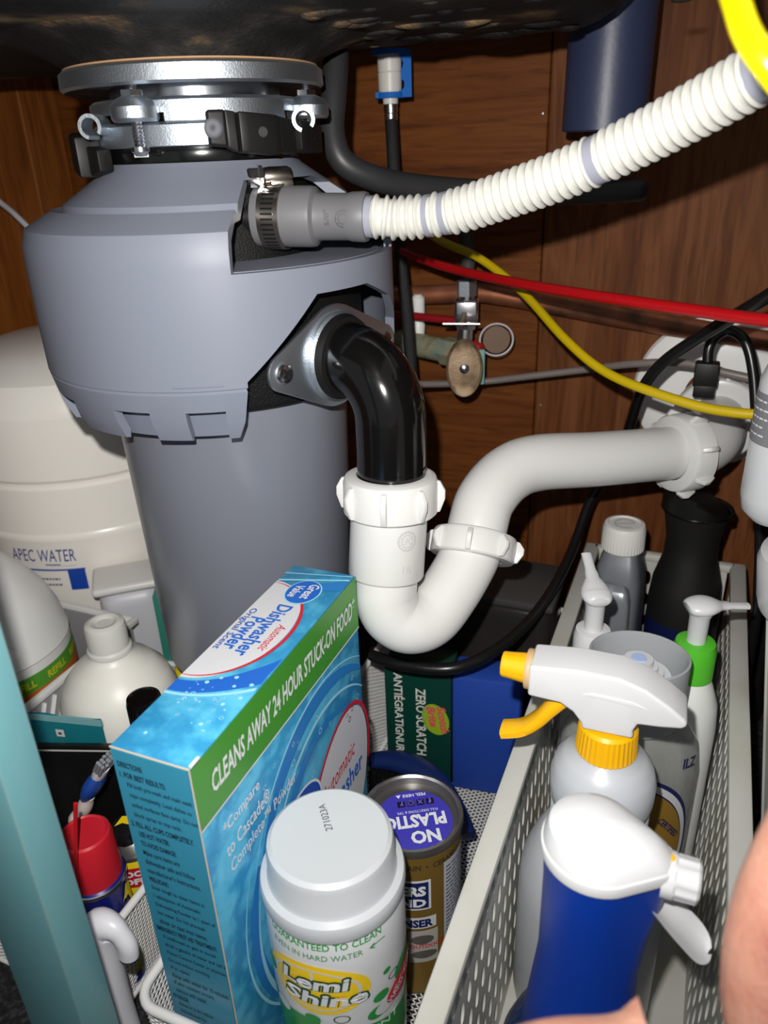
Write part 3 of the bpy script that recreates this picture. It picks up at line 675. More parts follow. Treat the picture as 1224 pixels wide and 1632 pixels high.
# compression / needle valve
NV = thing('needle_valve', 'chrome needle valve with thin T-bar stacked above the brass shut-off valve', 'valve', (-.189, .634, .34))
cy((-.1895, .634, .338), (-.189, .6345, .3465), .0085, 'lower_nut', chrome, 6, NV)
build(MB().box((-.1890, .6345, .3530), (.020, .016, .0190), .25), 'valve_block', chrome, NV, world=True, bevel=.0025, seg=3)
cy((-.189, .6345, .362), (-.189, .6345, .3655), .0062, 'neck', chrome, 18, NV)
cy((-.189, .6345, .3655), (-.189, .6345, .3775), .0086, 'upper_nut', steel, 6, NV)
cy((-.1885, .628, .3515), (-.1865, .6115, .3465), .0024, 'needle_stem', brass, 12, NV)
cy((-.201, .6075, .3468), (-.1720, .6160, .3462), .0012, 't_bar', chrome, 10, NV)
tubething('supply_hose', 'dark gray supply hose rising from the needle valve behind the white hose', 'hose', [(-.189, .6345, .372), (-.1885, .634, .385), (-.187, .632, .402), (-.191, .628, .420), (-.204, .625, .432), (-.225, .63, .437), (-.26, .65, .44)], .0058, M('supply_gray', (62, 64, 64), .5))
tubething('water_tube', 'short dark red tube feeding the left side of the needle valve', 'tube', [(-.262, .640, .3460), (-.2424, .640, .3455), (-.2174, .637, .3446), (-.1985, .635, .3440)], .0034, M('dark_red', (140, 14, 24), .4))
wh = thing('pipe_strap', 'white plastic pipe fitting behind the dark red tube', 'pipe fitting', (-.2425, .668, .325))
build(MB().lathe([(.004, .322), (.0056, .323), (.0062, .333), (.004, .338), (.0062, .343), (.0060, .357), (.003, .360)], 20, (-.2425, .662, 0)), 'fitting', white_far, wh, world=True)
wt = thing('valve_tag', 'round brownish metal tag with wire rim hanging right of the brass valve', 'tag', (-.168, .648, .31))
tgc = Vector((-.1655, .646, .3270)); tn = Vector((.35, -.93, .1)).normalized(); x, y, _ = frame_from(tn)
build(MB().ax_lathe([(0, 0), (.0115, 0), (.0115, .0006), (0, .0006)], tgc, tn, 32), 'disc', M('tag_brown', (104, 76, 54), .5), wt, world=True)
build(MB().tube([tgc+x*.0142*math.cos(a)+y*.0135*math.sin(a) for a in [2*PI*k/36 for k in range(37)]], .0008, 8), 'wire_rim', lens_gray, wt, world=True)
cy((-.1815, .631, .325), (-.1735, .629, .3225), .0042, 'red_cap', M('red_cap_small', (170, 16, 22), .4), 16, NV)

# ------------------------------------------------------------------ filter canister at the right edge
FT = thing('water_filter', 'white ribbed water filter canister standing at the right edge of the frame', 'water filter', (.1085, .44, .03)); FT.rotation_euler = (0, math.radians(-8), 0)
FT.location = (.1200, .44, .012)
pf = [(0, 0), (.026, 0), (.031, .004), (.033, .012)]
rb = MB().lathe(pf+[(.0335, .225), (.030, .230), (0, .230)], 48); build(rb, 'canister', white_pl2, FT)
for k in range(18):
    a = 2*PI*k/18
    if k == 0: rib_me = MB().box((0, 0, 0), (.0028, .0055, .200)).mesh('rib'); fix(rib_me, 30); rib_me.materials.append(white_pl2)
    o = bpy.data.objects.new('rib', rib_me); COL.objects.link(o); o.parent = FT; o.location = (.0335*math.cos(a), .0335*math.sin(a), .118); o.rotation_euler = (0, 0, a)
build(MB().lathe([(.034, .222), (.0395, .224), (.0405, .230), (.0405, .254), (.0385, .259), (.034, .261), (.030, .268), (0, .268)], 56), 'cap', white_pl, FT)
F2 = thing('inline_filter', 'slim pale gray inline filter hanging above the canister at the right edge', 'water filter', (.0500, .452, .278)); F2.scale = (1, 1, .78)
build(MB().lathe([(0, 0), (.012, 0), (.018, .008), (.0195, .02), (.0195, .105), (.016, .118), (.006, .126), (.006, .14), (0, .14)], 40), 'filter_body', M('clear_gray', (196, 198, 202), .25), F2)
pr = Print(cylmap(.0195, math.radians(-150)), .0003); pr.rect(-.012, .062, .012, .098, 8, 1); pr.done('label_sticker', M('grey_label', (120, 120, 124), .5), F2)
pr = Print(cylmap(.0195, math.radians(-150)), .0005); pr.lines(-.010, .092, .019, 5, .006, .0012); pr.done('small_print', white_txt, F2)

# ------------------------------------------------------------------ wire mesh baskets
wire_m = M('white_wire', (228, 228, 226), .35)
def clipseg(p, d, w, h):
    t0, t1 = -1e9, 1e9
    for c, q, lim in ((p[0], d[0], w), (p[1], d[1], h)):
        if abs(q) < 1e-9: continue
        a, b = (0-c)/q, (lim-c)/q
        if a > b: a, b = b, a
        t0, t1 = max(t0, a), min(t1, b)
    return (t0, t1) if t1-t0 > 1e-4 else None
def mesh_panel(mb, O, U, V, w, h, pu=.0058, pv=.0036, t=.00075):
    """expanded metal: two families of crossing strands"""
    O, U, V = Vector(O), Vector(U).normalized(), Vector(V).normalized(); N = U.cross(V)
    L = math.hypot(pu, pv)
    for sg in (1, -1):
        d = (pu/L, sg*pv/L); nrm = Vector((-d[1], d[0]))
        k0 = -int(w/pu)-int(h/pv)-4
        for k in range(k0, -k0):
            seg = clipseg((k*pu, 0 if sg > 0 else 0), d, w, h)
            if not seg: continue
            a = (k*pu+d[0]*seg[0], d[1]*seg[0]); b = (k*pu+d[0]*seg[1], d[1]*seg[1])
            if a[0] < -1e-6 or b[0] > w+1e-6: continue
            vs = []
            for p in (a, b):
                c = O+U*p[0]+V*p[1]; e = (U*nrm.x+V*nrm.y)*t*.5
                vs += [c-e-N*t*.4, c+e-N*t*.4, c+e+N*t*.4, c-e+N*t*.4]
            mb.add(vs, [(0, 1, 5, 4), (1, 2, 6, 5), (2, 3, 7, 6), (3, 0, 4, 7)])
def rrect(x0, y0, x1, y1, z, r, n=6):
    out = []
    for cx, cy, a in ((x1-r, y1-r, 0), (x0+r, y1-r, 90), (x0+r, y0+r, 180), (x1-r, y0+r, 270)):
        for i in range(n+1): t = math.radians(a+90*i/n); out.append(Vector((cx+r*math.cos(t), cy+r*math.sin(t), z)))
    return out
def wire_basket(label, x0, y0, x1, y1, zr, zf=.005, ins=.006):
    t = thing('wire_basket', label, 'basket', ((x0+x1)/2, (y0+y1)/2, 0))
    rp = rrect(x0, y0, x1, y1, zr, .012); build(MB().tube(rp+[rp[0]], .0026, 12, caps=False), 'rim', wire_m, t, world=True, ang=60)
    a, b, c, d = x0+ins, y0+ins, x1-ins, y1-ins
    bp = rrect(a, b, c, d, zf, .010); build(MB().tube(bp+[bp[0]], .0020, 10, caps=False), 'base_wire', wire_m, t, world=True, ang=60)
    H = math.hypot(zr-zf, ins)
    for O, U, V, w_ in (((a, b, zf), (1, 0, 0), (0, -ins, zr-zf), c-a), ((a, d, zf), (1, 0, 0), (0, ins, zr-zf), c-a), ((a, b, zf), (0, 1, 0), (-ins, 0, zr-zf), d-b), ((c, b, zf), (0, 1, 0), (ins, 0, zr-zf), d-b)):
        mb = MB(); mesh_panel(mb, O, U, V, w_, H); build(mb, 'mesh_side', wire_m, t, world=True, ang=None, kind='stuff')
    mb = MB(); mesh_panel(mb, (a, b, zf), (1, 0, 0), (0, 1, 0), c-a, d-b); build(mb, 'mesh_floor', wire_m, t, world=True, ang=None, kind='stuff')
    for sx in (a+.02, c-.02):
        build(MB().tube([(sx, b, zf-.0005), (sx, b, zf-.003), (sx, b+.012, zf-.003), (sx, b+.012, zf-.0005)], .0014, 8), 'foot_wire', wire_m, t, world=True)
    return t
wire_basket('white wire mesh basket holding the blue box, gold can and green-white bottle', -.2205, .1725, -.0795, .600, .098)
wire_basket('white wire mesh basket at the left holding the red-capped spray can', -.405, .200, -.2715, .435, .078)

# ------------------------------------------------------------------ box of dishwasher powder
BX0, BX1, BY0, BY1, BH = -.2050, -.1655, .1812, .3410, .255
BOX = thing('detergent_box', 'tall blue box of dishwasher powder with a green band along its side', 'box', ((BX0+BX1)/2, (BY0+BY1)/2, .0065))
bw, bd = BX1-BX0, BY1-BY0
boxm = bpy.data.materials.new('box_blue'); boxm.use_nodes = True
n_, l_, b_ = nodes(boxm); b_.inputs['Roughness'].default_value = .3
tc = n_.new('ShaderNodeTexCoord')
def boxpat():
    # swirling water print: distorted rings of light and dark blue
    mp = n_.new('ShaderNodeMapping'); mp.inputs['Location'].default_value = (-.02, -.035, -.12)
    wv = n_.new('ShaderNodeTexWave'); wv.wave_type = 'RINGS'; wv.rings_direction = 'SPHERICAL'; wv.inputs['Scale'].default_value = 9; wv.inputs['Distortion'].default_value = 5; wv.inputs['Detail'].default_value = 4; wv.inputs['Detail Scale'].default_value = 8
    gr = n_.new('ShaderNodeTexNoise'); gr.inputs['Scale'].default_value = 14; gr.inputs['Detail'].default_value = 3
    cr = n_.new('ShaderNodeValToRGB')
    for _ in range(2): cr.color_ramp.elements.new(.5)
    for e, p, c in zip(cr.color_ramp.elements, (.25, .5, .75, .95), ((42, 128, 176), (66, 156, 196), (84, 172, 206), (128, 200, 222))): e.position = p; e.color = (*lin(c), 1)
    mx = n_.new('ShaderNodeMix'); mx.data_type = 'FLOAT'; mx.inputs[0].default_value = .55
    l_.new(tc.outputs['Object'], mp.inputs[0]); l_.new(mp.outputs[0], wv.inputs['Vector']); l_.new(tc.outputs['Object'], gr.inputs['Vector'])
    l_.new(wv.outputs['Fac'], mx.inputs[2]); l_.new(gr.outputs['Fac'], mx.inputs[3]); l_.new(mx.outputs[0], cr.inputs[0]); return cr.outputs[0]
l_.new(boxpat(), b_.inputs['Base Color'])
build(MB().box((0, 0, BH/2), (bw, bd, BH)), 'carton', boxm, BOX, bevel=.0008)
build(MB().box((0, -bd/2-.0003, BH/2), (bw-.0016, .0006, BH-.002)), 'end_panel', M('box_end_teal', (52, 132, 160), .3), BOX)
fold = M('box_fold', (190, 168, 140), .8)
build(MB().tube([(-bw/2, -bd/2, BH-.0006), (bw/2, -bd/2, BH-.0006)], .0004, 6), 'worn_fold', fold, BOX)
build(MB().tube([(bw/2-.0002, -bd/2, .0), (bw/2-.0002, -bd/2, BH)], .00035, 6), 'worn_fold', fold, BOX)
build(MB().box((bw/2-.0004, -bd/2+.004, BH-.0004), (.0014, .006, .0012)), 'torn_corner', white_txt, BOX)
grn = M('print_green', (62, 138, 40), .35); blu = M('print_blue', (30, 96, 190), .35); dblu = M('print_deep_blue', (24, 74, 168), .35); redp = M('print_red', (196, 28, 40), .4); whp = M('print_panel', (200, 202, 206), .35); lblu = M('print_light_blue', (150, 208, 230), .4); mblu = M('print_mid_blue', (40, 120, 190), .35); navy = M('print_navy', (22, 32, 84), .4)
# front (+x) face: u along +y from the near edge, v up from the bottom
fx = lambda u, v, l: (bw/2+l, -bd/2+u, v)
p = Print(fx, .0003); p.rect(0, BH-.034, bd, BH-.0005); p.done('green_band', grn, BOX)
p = Print(fx, .0004); p.rect(0, BH-.0350, bd, BH-.0340); p.done('band_edge', white_txt, BOX)
p = Print(fx, .0006); p.text('CLEANS AWAY 24 HOUR STUCK-ON FOOD*', .011, BH-.0235, w=.1445, h=.0120, bold=.024, shear=.2); 
p.mb.v = [v for v in p.mb.v]
p.done('lettering', white_txt, BOX)
p = Print(fx, .0006); p.text('*Compare', .013, BH-.0520, w=.030, h=.0085, bold=.012); p.text('to Cascade®', .013, BH-.0640, w=.037, h=.0085, bold=.012); p.text('Complete™ Powder', .014, BH-.0765, w=.061, h=.0095, bold=.012); p.done('lettering', white_txt, BOX)
# swirls
for k, (cu, cv, ru, rv, a0, a1, wd, mt) in enumerate(((.11, .135, .075, .075, 40, 170, .010, mblu), (.112, .132, .066, .066, 30, 175, .0026, lblu), (.11, .13, .085, .086, 50, 160, .0016, lblu), (.108, .12, .058, .068, 60, 250, .007, mblu), (.105, .118, .082, .09, 150, 262, .010, mblu), (.105, .118, .090, .098, 150, 262, .0016, lblu), (.10, .112, .074, .090, 160, 260, .003, lblu))):
    p = Print(fx, .00045+.00004*k); pts = [q for q in arc2(cu, cv, ru, rv, a0, a1, 40) if 0.0005 < q[0] < bd-.0005 and .001 < q[1] < BH-.037]
    p.stroke(pts, [wd*(.25+.75*math.sin(PI*i/(len(pts)-1))) for i in range(len(pts))]); p.done('water_swirl', mt, BOX)
p = Print(fx, .0008); p.disc(.118, .118, .038, .062, rot=-.45, n=48); p.done('logo_panel', whp, BOX)
p = Print(fx, .0010); p.stroke(arc2(.118, .118, .0400, .064, 20, 330, 60, rot=-.45), .0026); p.done('logo_ring', redp, BOX)
p = Print(fx, .0012); p.text('Automatic', .098, .138, w=.045, h=.0115, shear=.3, rot=.05); p.done('lettering', redp, BOX)
p = Print(fx, .0012); p.text('Dishwasher', .086, .121, w=.066, h=.014, bold=.02); p.text('Powder', .088, .100, w=.048, h=.014, bold=.02); p.done('lettering', blu, BOX)
p = Print(fx, .0011); p.disc(.071, .148, .0285, .0215, rot=.35, n=40); p.done('brand_oval', white_txt, BOX)
p = Print(fx, .0013); p.disc(.071, .148, .0270, .0200, rot=.35, n=40); p.done('brand_oval', dblu, BOX)
p = Print(fx, .0015); p.text('Great', .053, .147, w=.030, h=.0105, bold=.02, rot=.2); p.text('Value', .060, .135, w=.026, h=.0095, bold=.02, rot=.2); p.done('lettering', white_txt, BOX)
p = Print(fx, .0008); p.rect(.064, .016, .084, .030); p.done('flag_mark', M('flag_gray', (60, 70, 84), .4), BOX)
p = Print(fx, .0010); p.text('USA', .067, .0195, w=.014, h=.007, bold=.02); p.done('lettering', white_txt, BOX)
# bubbles
p = Print(fx, .0008)
for i in range(46):
    u = random.uniform(.045, .155); v = random.uniform(.165, .215) if i % 2 else random.uniform(.02, .085); p.disc(u, v, random.uniform(.0006, .002), n=12, hole=.7, rings=1)
p.done('bubbles', lblu, BOX)
# top face: u runs from far to near (-y), v towards +x
fxt = lambda u, v, l: (-bw/2+v, bd/2-u, BH+l)
def band(lift, f0, f1, mt):
    p = Print(fxt, lift); V = []; F = []
    for i in range(25):
        v = .0004+(bw-.0008)*i/24; V += [(f0(v/bw), v), (f1(v/bw), v)]
    F = [(2*i, 2*i+1, 2*i+3, 2*i+2) for i in range(24)]; p._add(V, F); p.done('water_swirl', mt, BOX)
band(.00030, lambda t: .1135-.030*t*t, lambda t: .1215-.018*t*t, blu)
band(.00036, lambda t: .1225-.016*t*t, lambda t: .1240-.015*t*t, lblu)
band(.00030, lambda t: .034-.016*t, lambda t: .026-.018*t, mblu)
band(.00036, lambda t: .0195-.012*t, lambda t: .0180-.012*t, lblu)
band(.00040, lambda t: .0110-.008*t, lambda t: .0102-.008*t, lblu)
def halfellipse(cu, ru, rv, n=40): return [(cu+ru*math.cos(t), .0004+rv*math.sin(t)) for t in [PI*i/n for i in range(n+1)]]
p = Print(fxt, .0005); p.poly(halfellipse(.066, .046, .0310)); p.done('logo_panel', whp, BOX)
p = Print(fxt, .0007); he = halfellipse(.066, .044, .0325); p.stroke(he, [.0004+.0014*math.sin(PI*i/(len(he)-1)) for i in range(len(he))]); p.done('logo_ring', redp, BOX)
p = Print(fxt, .0009); p.text('Dishwasher', .042, .0142, w=.047, h=.0085, bold=.02); p.text('Powder', .057, .0062, w=.029, h=.0085, bold=.02); p.done('lettering', blu, BOX)
p = Print(fxt, .0009); p.text('Original Scent', .050, .0012, w=.038, h=.0050, bold=.01); p.done('lettering', dblu, BOX)
p = Print(fxt, .0009); p.text('Automatic', .059, .0238, w=.023, h=.0050, shear=.3, bold=.005); p.done('lettering', redp, BOX)
p = Print(fxt, .0008); p.disc(.027, .0205, .0125, .0100, n=32); p.done('brand_oval', lblu, BOX)
p = Print(fxt, .0010); p.disc(.027, .0205, .0117, .0092, n=32); p.done('brand_oval', blu, BOX)
p = Print(fxt, .0012); p.text('Great', .0185, .0212, w=.015, h=.0062, bold=.02); p.text('Value', .0215, .0140, w=.0125, h=.0055, bold=.02); p.done('lettering', white_txt, BOX)
p = Print(fxt, .0006)
for i in range(44):
    u = random.gauss(.123, .010); v = random.uniform(.010, .036); p.disc(min(max(u, .098), .152), v, random.choice((.0004, .0006, .0006, .0009, .0011)), n=10, hole=random.choice((0, .7)), rings=1)
p.done('bubbles', lblu, BOX)
# narrow end (-y): directions
fe = lambda u, v, l: (-bw/2+u, -bd/2-.0006-l, v)
LN = ['DIRECTIONS:', '1. FOR BEST RESULTS:', '   Fill both pre-wash and main wash', '   cups completely. Load dishes so', '   soiled surfaces face spray. Do not', '   block spray to top rack.', '2. FILL ALL CUPS COMPLETELY.', '   USE HOT WATER.', '   TO AVOID DAMAGE:', '   Make sure items are', '   dishwasher safe and follow', '   manufacturer\'s instructions.', '   PRE-SOAK:', '   Soak tough to clean items in', '   1 tablespoon of Automatic', '   Dishwashing Powder to 1 quart of', '   hot water. Do not pre-soak', '   silver or cast iron items.', 'EMERGENCY FIRST AID TREATMENT:', '   If swallowed or gets in mouth', '   drink a glassful of water and call a', '   Poison Control Center or physician.', '   Do not induce vomiting.', '   If in eyes:', '   Rinse with water for 15 minutes.', '   If skin contact occurs,', '   remove with water.', 'STORAGE:', '   Keep in a dry place.', '   Distributed by:', '   Bentonville, AR 72716', '   Product of USA']
p = Print(fe, .0003); y = BH-.0095
for i, t in enumerate(LN):
    head = t.strip().isupper(); n = len(t.strip()); p.text(t.strip(), .0030 if not t.startswith(' ') else .0058, y, w=min(.0011*n*(1.05 if head else .92), .0335), h=.0032, bold=.035 if head else .018); y -= .0056
p.done('directions_text', M('print_dark_navy', (16, 34, 56), .6), BOX)
p = Print(fe, .0003); p.rect(.003, .008, bw-.003, .056); p.done('guarantee_panel', M('print_violet_blue', (42, 70, 150), .4), BOX)
p = Print(fe, .0005)
for k in range(6):
    a = PI/3*k+.5; p.stroke([(.011+.002*math.cos(a), .048+.002*math.sin(a)), (.011+.0048*math.cos(a), .048+.0048*math.sin(a))], .0014)
for k, t in enumerate(('Great Quality.', 'Great Price.', 'Guaranteed.')): p.text(t, .018, .049-.0052*k, w=.018, h=.0038, bold=.01)
p.lines(.006, .031, .030, 7, .0034, .0011)
p.done('lettering', M('print_pale_blue', (170, 190, 226), .5), BOX)

# ------------------------------------------------------------------ green and white detergent bottle
LE = thing('detergent_bottle', 'white detergent bottle with green base and yellow lemon logo in the foreground', 'bottle', (-.1300, .2245, .0065), math.atan2(-.2245, .13)-.12)
prof = [(0, 0), (.030, 0), (.0325, .003), (.033, .012), (.0322, .04), (.0325, .07), (.0335, .10), (.0338, .135), (.0335, .152), (.0325, .158)]
z0 = .0
bd_ = MB().lathe(prof+[(.0300, .160), (0, .160)], 64); build(bd_, 'bottle_body', M('bottle_white_gloss', (208, 210, 213), .2, spec=.45), LE)
build(MB().lathe([(.0300, .158), (.0340, .159), (.0345, .161), (.0345, .166), (.0338, .168), (.0308, .1695), (.0300, .171), (.0298, .184), (.0290, .187), (.027, .1885), (.010, .1882), (0, .188)], 72), 'cap', M('cap_cool_white', (184, 188, 192), .32), LE)
rf = interp(prof[2:])
_cm = cylmap(lambda v: rf(v), 0)
cm = lambda u, v, l: _cm(u, (.1538+(v-.138)*.72), l)
capm = lambda u, v, l: (u, v, .1884+l)
p = Print(lambda u, v, l: (.012-v, u, .1886+l), .0003)
# the stamp runs away from the viewer on the cap
p = Print(lambda u, v, l: (-(u*math.cos(.28)-v*math.sin(.28)), -(u*math.sin(.28)+v*math.cos(.28)), .1886+l), .0002)
p.text('271023A', .0015, -.002, w=.0165, h=.0034, bold=.0, rot=0); p.done('date_stamp', M('stamp_gray', (70, 70, 76), .6), LE)
gl = M('label_green', (40, 140, 62), .25); yl = M('lemon_yellow', (238, 200, 30), .3); dg = M('dark_green', (18, 70, 40), .4); rd = M('label_red', (196, 36, 52), .35)
p = Print(cm, .0003); p.rect(-.072, .012, .072, .055, 64, 6, top=lambda u: .058+.010*math.sin(u*55+2.4)); p.done('green_area', gl, LE)
p = Print(cm, .0005); p.text('GUARANTEED TO CLEAN', -.032, .138, w=.056, h=.0052, bold=.015); p.done('lettering', gl, LE)
p = Print(cm, .0005); p.text('EVEN IN HARD WATER', -.030, .1295, w=.044, h=.0048, bold=.0); p.stroke([(.026, .133), (.018, .132)], .0008); p.stroke([(.020, .1342), (.0175, .132), (.020, .130)], .0008); p.done('lettering', gl, LE)
p = Print(cm, .0005); p.disc(-.010, .100, .027, .0235, n=44, rot=-.2, rings=6, hole=.0); p.done('lemon_disc', yl, LE)
p = Print(cm, .0007); p.disc(-.010, .100, .0225, .0195, n=44, rot=-.2, hole=.93, rings=1)
for k in range(8):
    a = k*PI/4; p.stroke([(-.010+.006*math.cos(a), .100+.005*math.sin(a)), (-.010+.022*math.cos(a), .100+.019*math.sin(a))], .0012)
p.done('lemon_segments', whp, LE)
for mt, bo_, lf, nm in ((dg, .085, .0009, 'lettering_outline'), (white_txt, .03, .0012, 'lettering')):
    p = Print(cm, lf); e = (.085-bo_)*0
    g = .0011 if bo_ > .05 else 0
    p.text('Lemi', -.026-g, .1015-g, w=.033+2*g, h=.0125+2*g, bold=bo_, shear=.12); p.text('Shine', -.025-g, .0865-g, w=.040+2*g, h=.0125+2*g, bold=bo_, shear=.12); p.done(nm, mt, LE)
p = Print(cm, .0005); p.disc(-.037, .098, .0045, .007, n=20); p.done('leaf', gl, LE)
for nm_, mt_, lf_, hole_, L_ in (('green_dot', gl, .0006, 0, ((.026, .100, .0024), (.022, .080, .0046), (.040, .086, .009), (-.012, .070, .004), (.020, .066, .006))),
                               ('bubble_ring', dg, .0007, .84, ((.030, .091, .0034), (.002, .072, .0040))),
                               ('white_dot', whp, .0008, 0, ((.024, .067, .006), (-.004, .066, .0045), (.000, .0585, .0012), (-.03, .066, .005)))):
    for u, v, r in L_:
        p = Print(cm, lf_); p.disc(u, v, r, n=24, hole=hole_, rings=4 if not hole_ else 1); p.done(nm_, mt_, LE)
p = Print(cm, .0009); p.disc(.040, .076, .017, .0095, n=36, rot=.55, rings=5); p.done('red_badge', rd, LE)
p = Print(cm, .0012); p.text('HARD WATER', .0275, .0665, w=.030, h=.0055, bold=.02, rot=.55); p.stroke([(.029+.0022*i, .0745+.0014*i+(.0016 if i % 2 else -.0016)) for i in range(9)], .0009); p.done('lettering', whp, LE)
p = Print(cm, .0009); p.text('DETERGENT', -.016, .0465, w=.048, h=.0075, bold=.01); p.text('BOOSTER', -.015, .036, w=.034, h=.0075, bold=.01); p.done('lettering', M('pale_green', (205, 230, 205), .4), LE)

# ------------------------------------------------------------------ gold can of cleanser powder
CN = thing('cleanser_can', 'gold metal can with a round purple sticker on its lid behind the white bottle', 'can', (-.1215, .3075, .0065), math.atan2(-.3075, .1215))
gold = M('can_gold', (124, 98, 44), .35, .35); tin = M('tin_lid', (150, 148, 146), .3, .9)
build(MB().lathe([(0, 0), (.0285, 0), (.0292, .002), (.0285, .004), (.0285, .117), (.028, .1175), (0, .1175)], 56), 'can_body', gold, CN)
build(MB().lathe([(.0280, .117), (.0293, .118), (.0300, .1205), (.0293, .1235), (.0280, .1240), (.0268, .1228), (.0262, .1185), (0, .1180)], 56), 'can_lid', tin, CN)
tp = lambda ang: (lambda u, v, l: (u*math.cos(ang)-v*math.sin(ang), u*math.sin(ang)+v*math.cos(ang), .1182+l))
purp = M('sticker_purple', (62, 58, 168), .25)
p = Print(tp(0), .0003); p.disc(.002, .001, .0225, n=44); p.done('round_sticker', purp, CN)
TT = tp(PI/2+.28)
def tpo(u, v, l): a = PI/2+PI+.15; U, V_ = u, v; return (.002+U*math.cos(a)-V_*math.sin(a), .001+U*math.sin(a)+V_*math.cos(a), .1182+l)
p = Print(tpo, .0006)
p.text('PLASTIC', -.0185, -.0035, w=.036, h=.0095, bold=.04); p.text('NO', -.013, .0085, w=.017, h=.0092, bold=.04); p.text('PEEL HERE ▲', -.010, -.0195, w=.018, h=.0026, bold=.02); p.text('FULL DIRECTIONS & TIPS', -.015, -.0065, w=.024, h=.0018)
p.done('lettering', white_txt, CN)
p = Print(tpo, .0006)
for k in range(4): p.rect(-.0140+.0058*k, -.0145, -.0140+.0058*k+.0046, -.0100)
p.done('social_icons', M('icon_black', (22, 18, 40), .4), CN)
p = Print(tpo, .0009)
p.text('f', -.0125, -.0142, h=.0038, bold=.04); p.text('X', -.0075, -.0138, h=.0030, bold=.03); p.disc(-.0001, -.01225, .0014, n=16, hole=.75, rings=1); p.stroke([(-.0019, -.0140), (.0017, -.0140), (.0017, -.0105), (-.0019, -.0105), (-.0019, -.0140)], .0003); p.text('y', .0042, -.0140, h=.0032, bold=.03)
p.done('social_icons', M('icon_violet', (110, 100, 200), .4), CN)
cm2 = cylmap(.0285, 0)
p = Print(cm2, .0003); p.rect(.018, .020, .046, .108, 12, 1); p.done('text_panel', M('silver_panel', (176, 178, 186), .35), CN)
p = Print(cm2, .0005)
p.lines(.0195, .1030, .0245, 26, .0031, .0008)
p.done('lettering', navy, CN)
p = Print(cm2, .0004); p.text('PORCELAIN  •  CERAMIC', -.020, .108, w=.050, h=.0042, bold=.02); p.done('lettering', M('print_brown', (56, 42, 18), .5), CN)
p = Print(cm2, .0004); p.rect(-.030, .076, .0095, .1000, 12, 1); p.done('name_panel', whp, CN)
p = Print(cm2, .0006); p.rect(-.029, .0775, .0080, .0985, 12, 1); p.done('name_panel', navy, CN)
p = Print(cm2, .0009); p.text('KEEPERS', -.028, .0880, w=.0345, h=.008, bold=.05); p.text('FRIEND', -.028, .0792, w=.0345, h=.0065, bold=.04); p.done('lettering', white_txt, CN)
p = Print(cm2, .0004); p.rect(-.012, .0600, .0125, .0695, 8, 1); p.done('name_panel', whp, CN)
p = Print(cm2, .0006); p.text('CLEANSER', -.024, .0612, w=.0345, h=.0068, bold=.05); p.done('lettering', navy, CN)
p = Print(cm2, .0004); p.rect(-.004, .0300, .0135, .0580, 6, 1); p.done('picture_panel', M('picture_gray', (170, 166, 160), .4), CN)
p = Print(cm2, .0005); p.disc(.004, .050, .007, .004, n=18); p.disc(.005, .037, .008, .0035, n=18); p.done('picture_panel', M('picture_dark', (88, 82, 78), .4), CN)
p = Print(cm2, .0007); p.text('• OUTDOOR •', -.006, .0430, w=.026, h=.0032, bold=.02); p.done('lettering', redp, CN)

# ------------------------------------------------------------------ sponge box, clear tub, brush
SB = thing('sponge_pack', 'dark green and blue pack of scouring sponges standing behind the gold can', 'sponge pack', (-.1445, .462, .0070), .13)
dgm = M('pack_green', (10, 56, 46), .3); bsm = M('sponge_blue', (14, 60, 152), .75); bumpy(bsm, 900, .6, .0006)
build(MB().box((-.026, 0, .058), (.052, .030, .116)), 'carton_sleeve', dgm, SB, bevel=.001)
build(MB().box((.0265, 0, .057), (.052, .028, .112)), 'blue_sponge', bsm, SB, bevel=.003)
ff = lambda u, v, l: (u, -.015-l, v)
p = Print(ff, .0003); p.text('ZERO SCRATCH', -.0275, .098, w=.066, h=.0080, bold=.02, rot=-PI/2); p.text('ANTIÉGRATIGNURE', -.0445, .110, w=.082, h=.0085, bold=.02, rot=-PI/2); p.done('lettering', M('pack_lettering', (206, 206, 200), .5), SB)
p = Print(ff, .0003); p.disc(-.0120, .070, .0105, .0150, n=32, rot=.25); p.done('logo_oval', M('logo_lime', (140, 170, 30), .4), SB)
p = Print(ff, .0005); p.text('Scotch', -.0115, .083, w=.026, h=.0072, bold=.04, rot=-PI/2+.15, shear=.2); p.text('Brite', -.0195, .082, w=.020, h=.0072, bold=.04, rot=-PI/2+.15, shear=.2); p.done('lettering', M('logo_pink', (206, 80, 84), .4), SB)
TU = thing('plastic_tub', 'clear gray plastic container lying in the shadow behind the trap bend', 'container', (-.150, .556, .0095))
tubm = M('smoky_clear', (104, 100, 98), .15, trans=.85, ior=1.3)
build(MB().box((0, 0, .066), (.130, .064, .130)), 'tub_body', tubm, TU, bevel=.010, seg=4)
build(MB().box((0, 0, .135), (.136, .070, .008)), 'tub_lid', M('smoky_lid', (110, 108, 106), .25, trans=.7, ior=1.3), TU, bevel=.003)
build(MB().box((0, .006, .05), (.11, .04, .075)), 'contents', M('tub_contents', (58, 48, 42), .7), TU, bevel=.006)
BR = thing('scrub_brush', 'navy blue brush with black bristles lying behind the gold can', 'brush', (-.15, .41, .008))
bpts = crv([(-.196, .412, .052), (-.175, .414, .056), (-.148, .408, .058), (-.124, .393, .055), (-.106, .372, .048)], 8)
build(MB().tube(bpts, 0, 16, radii=[.006+.0035*math.sin(PI*min(1, i/24)) for i in range(len(bpts))], squash=.8), 'handle', M('brush_navy', (16, 34, 84), .35), BR, world=True)
hb = MB()
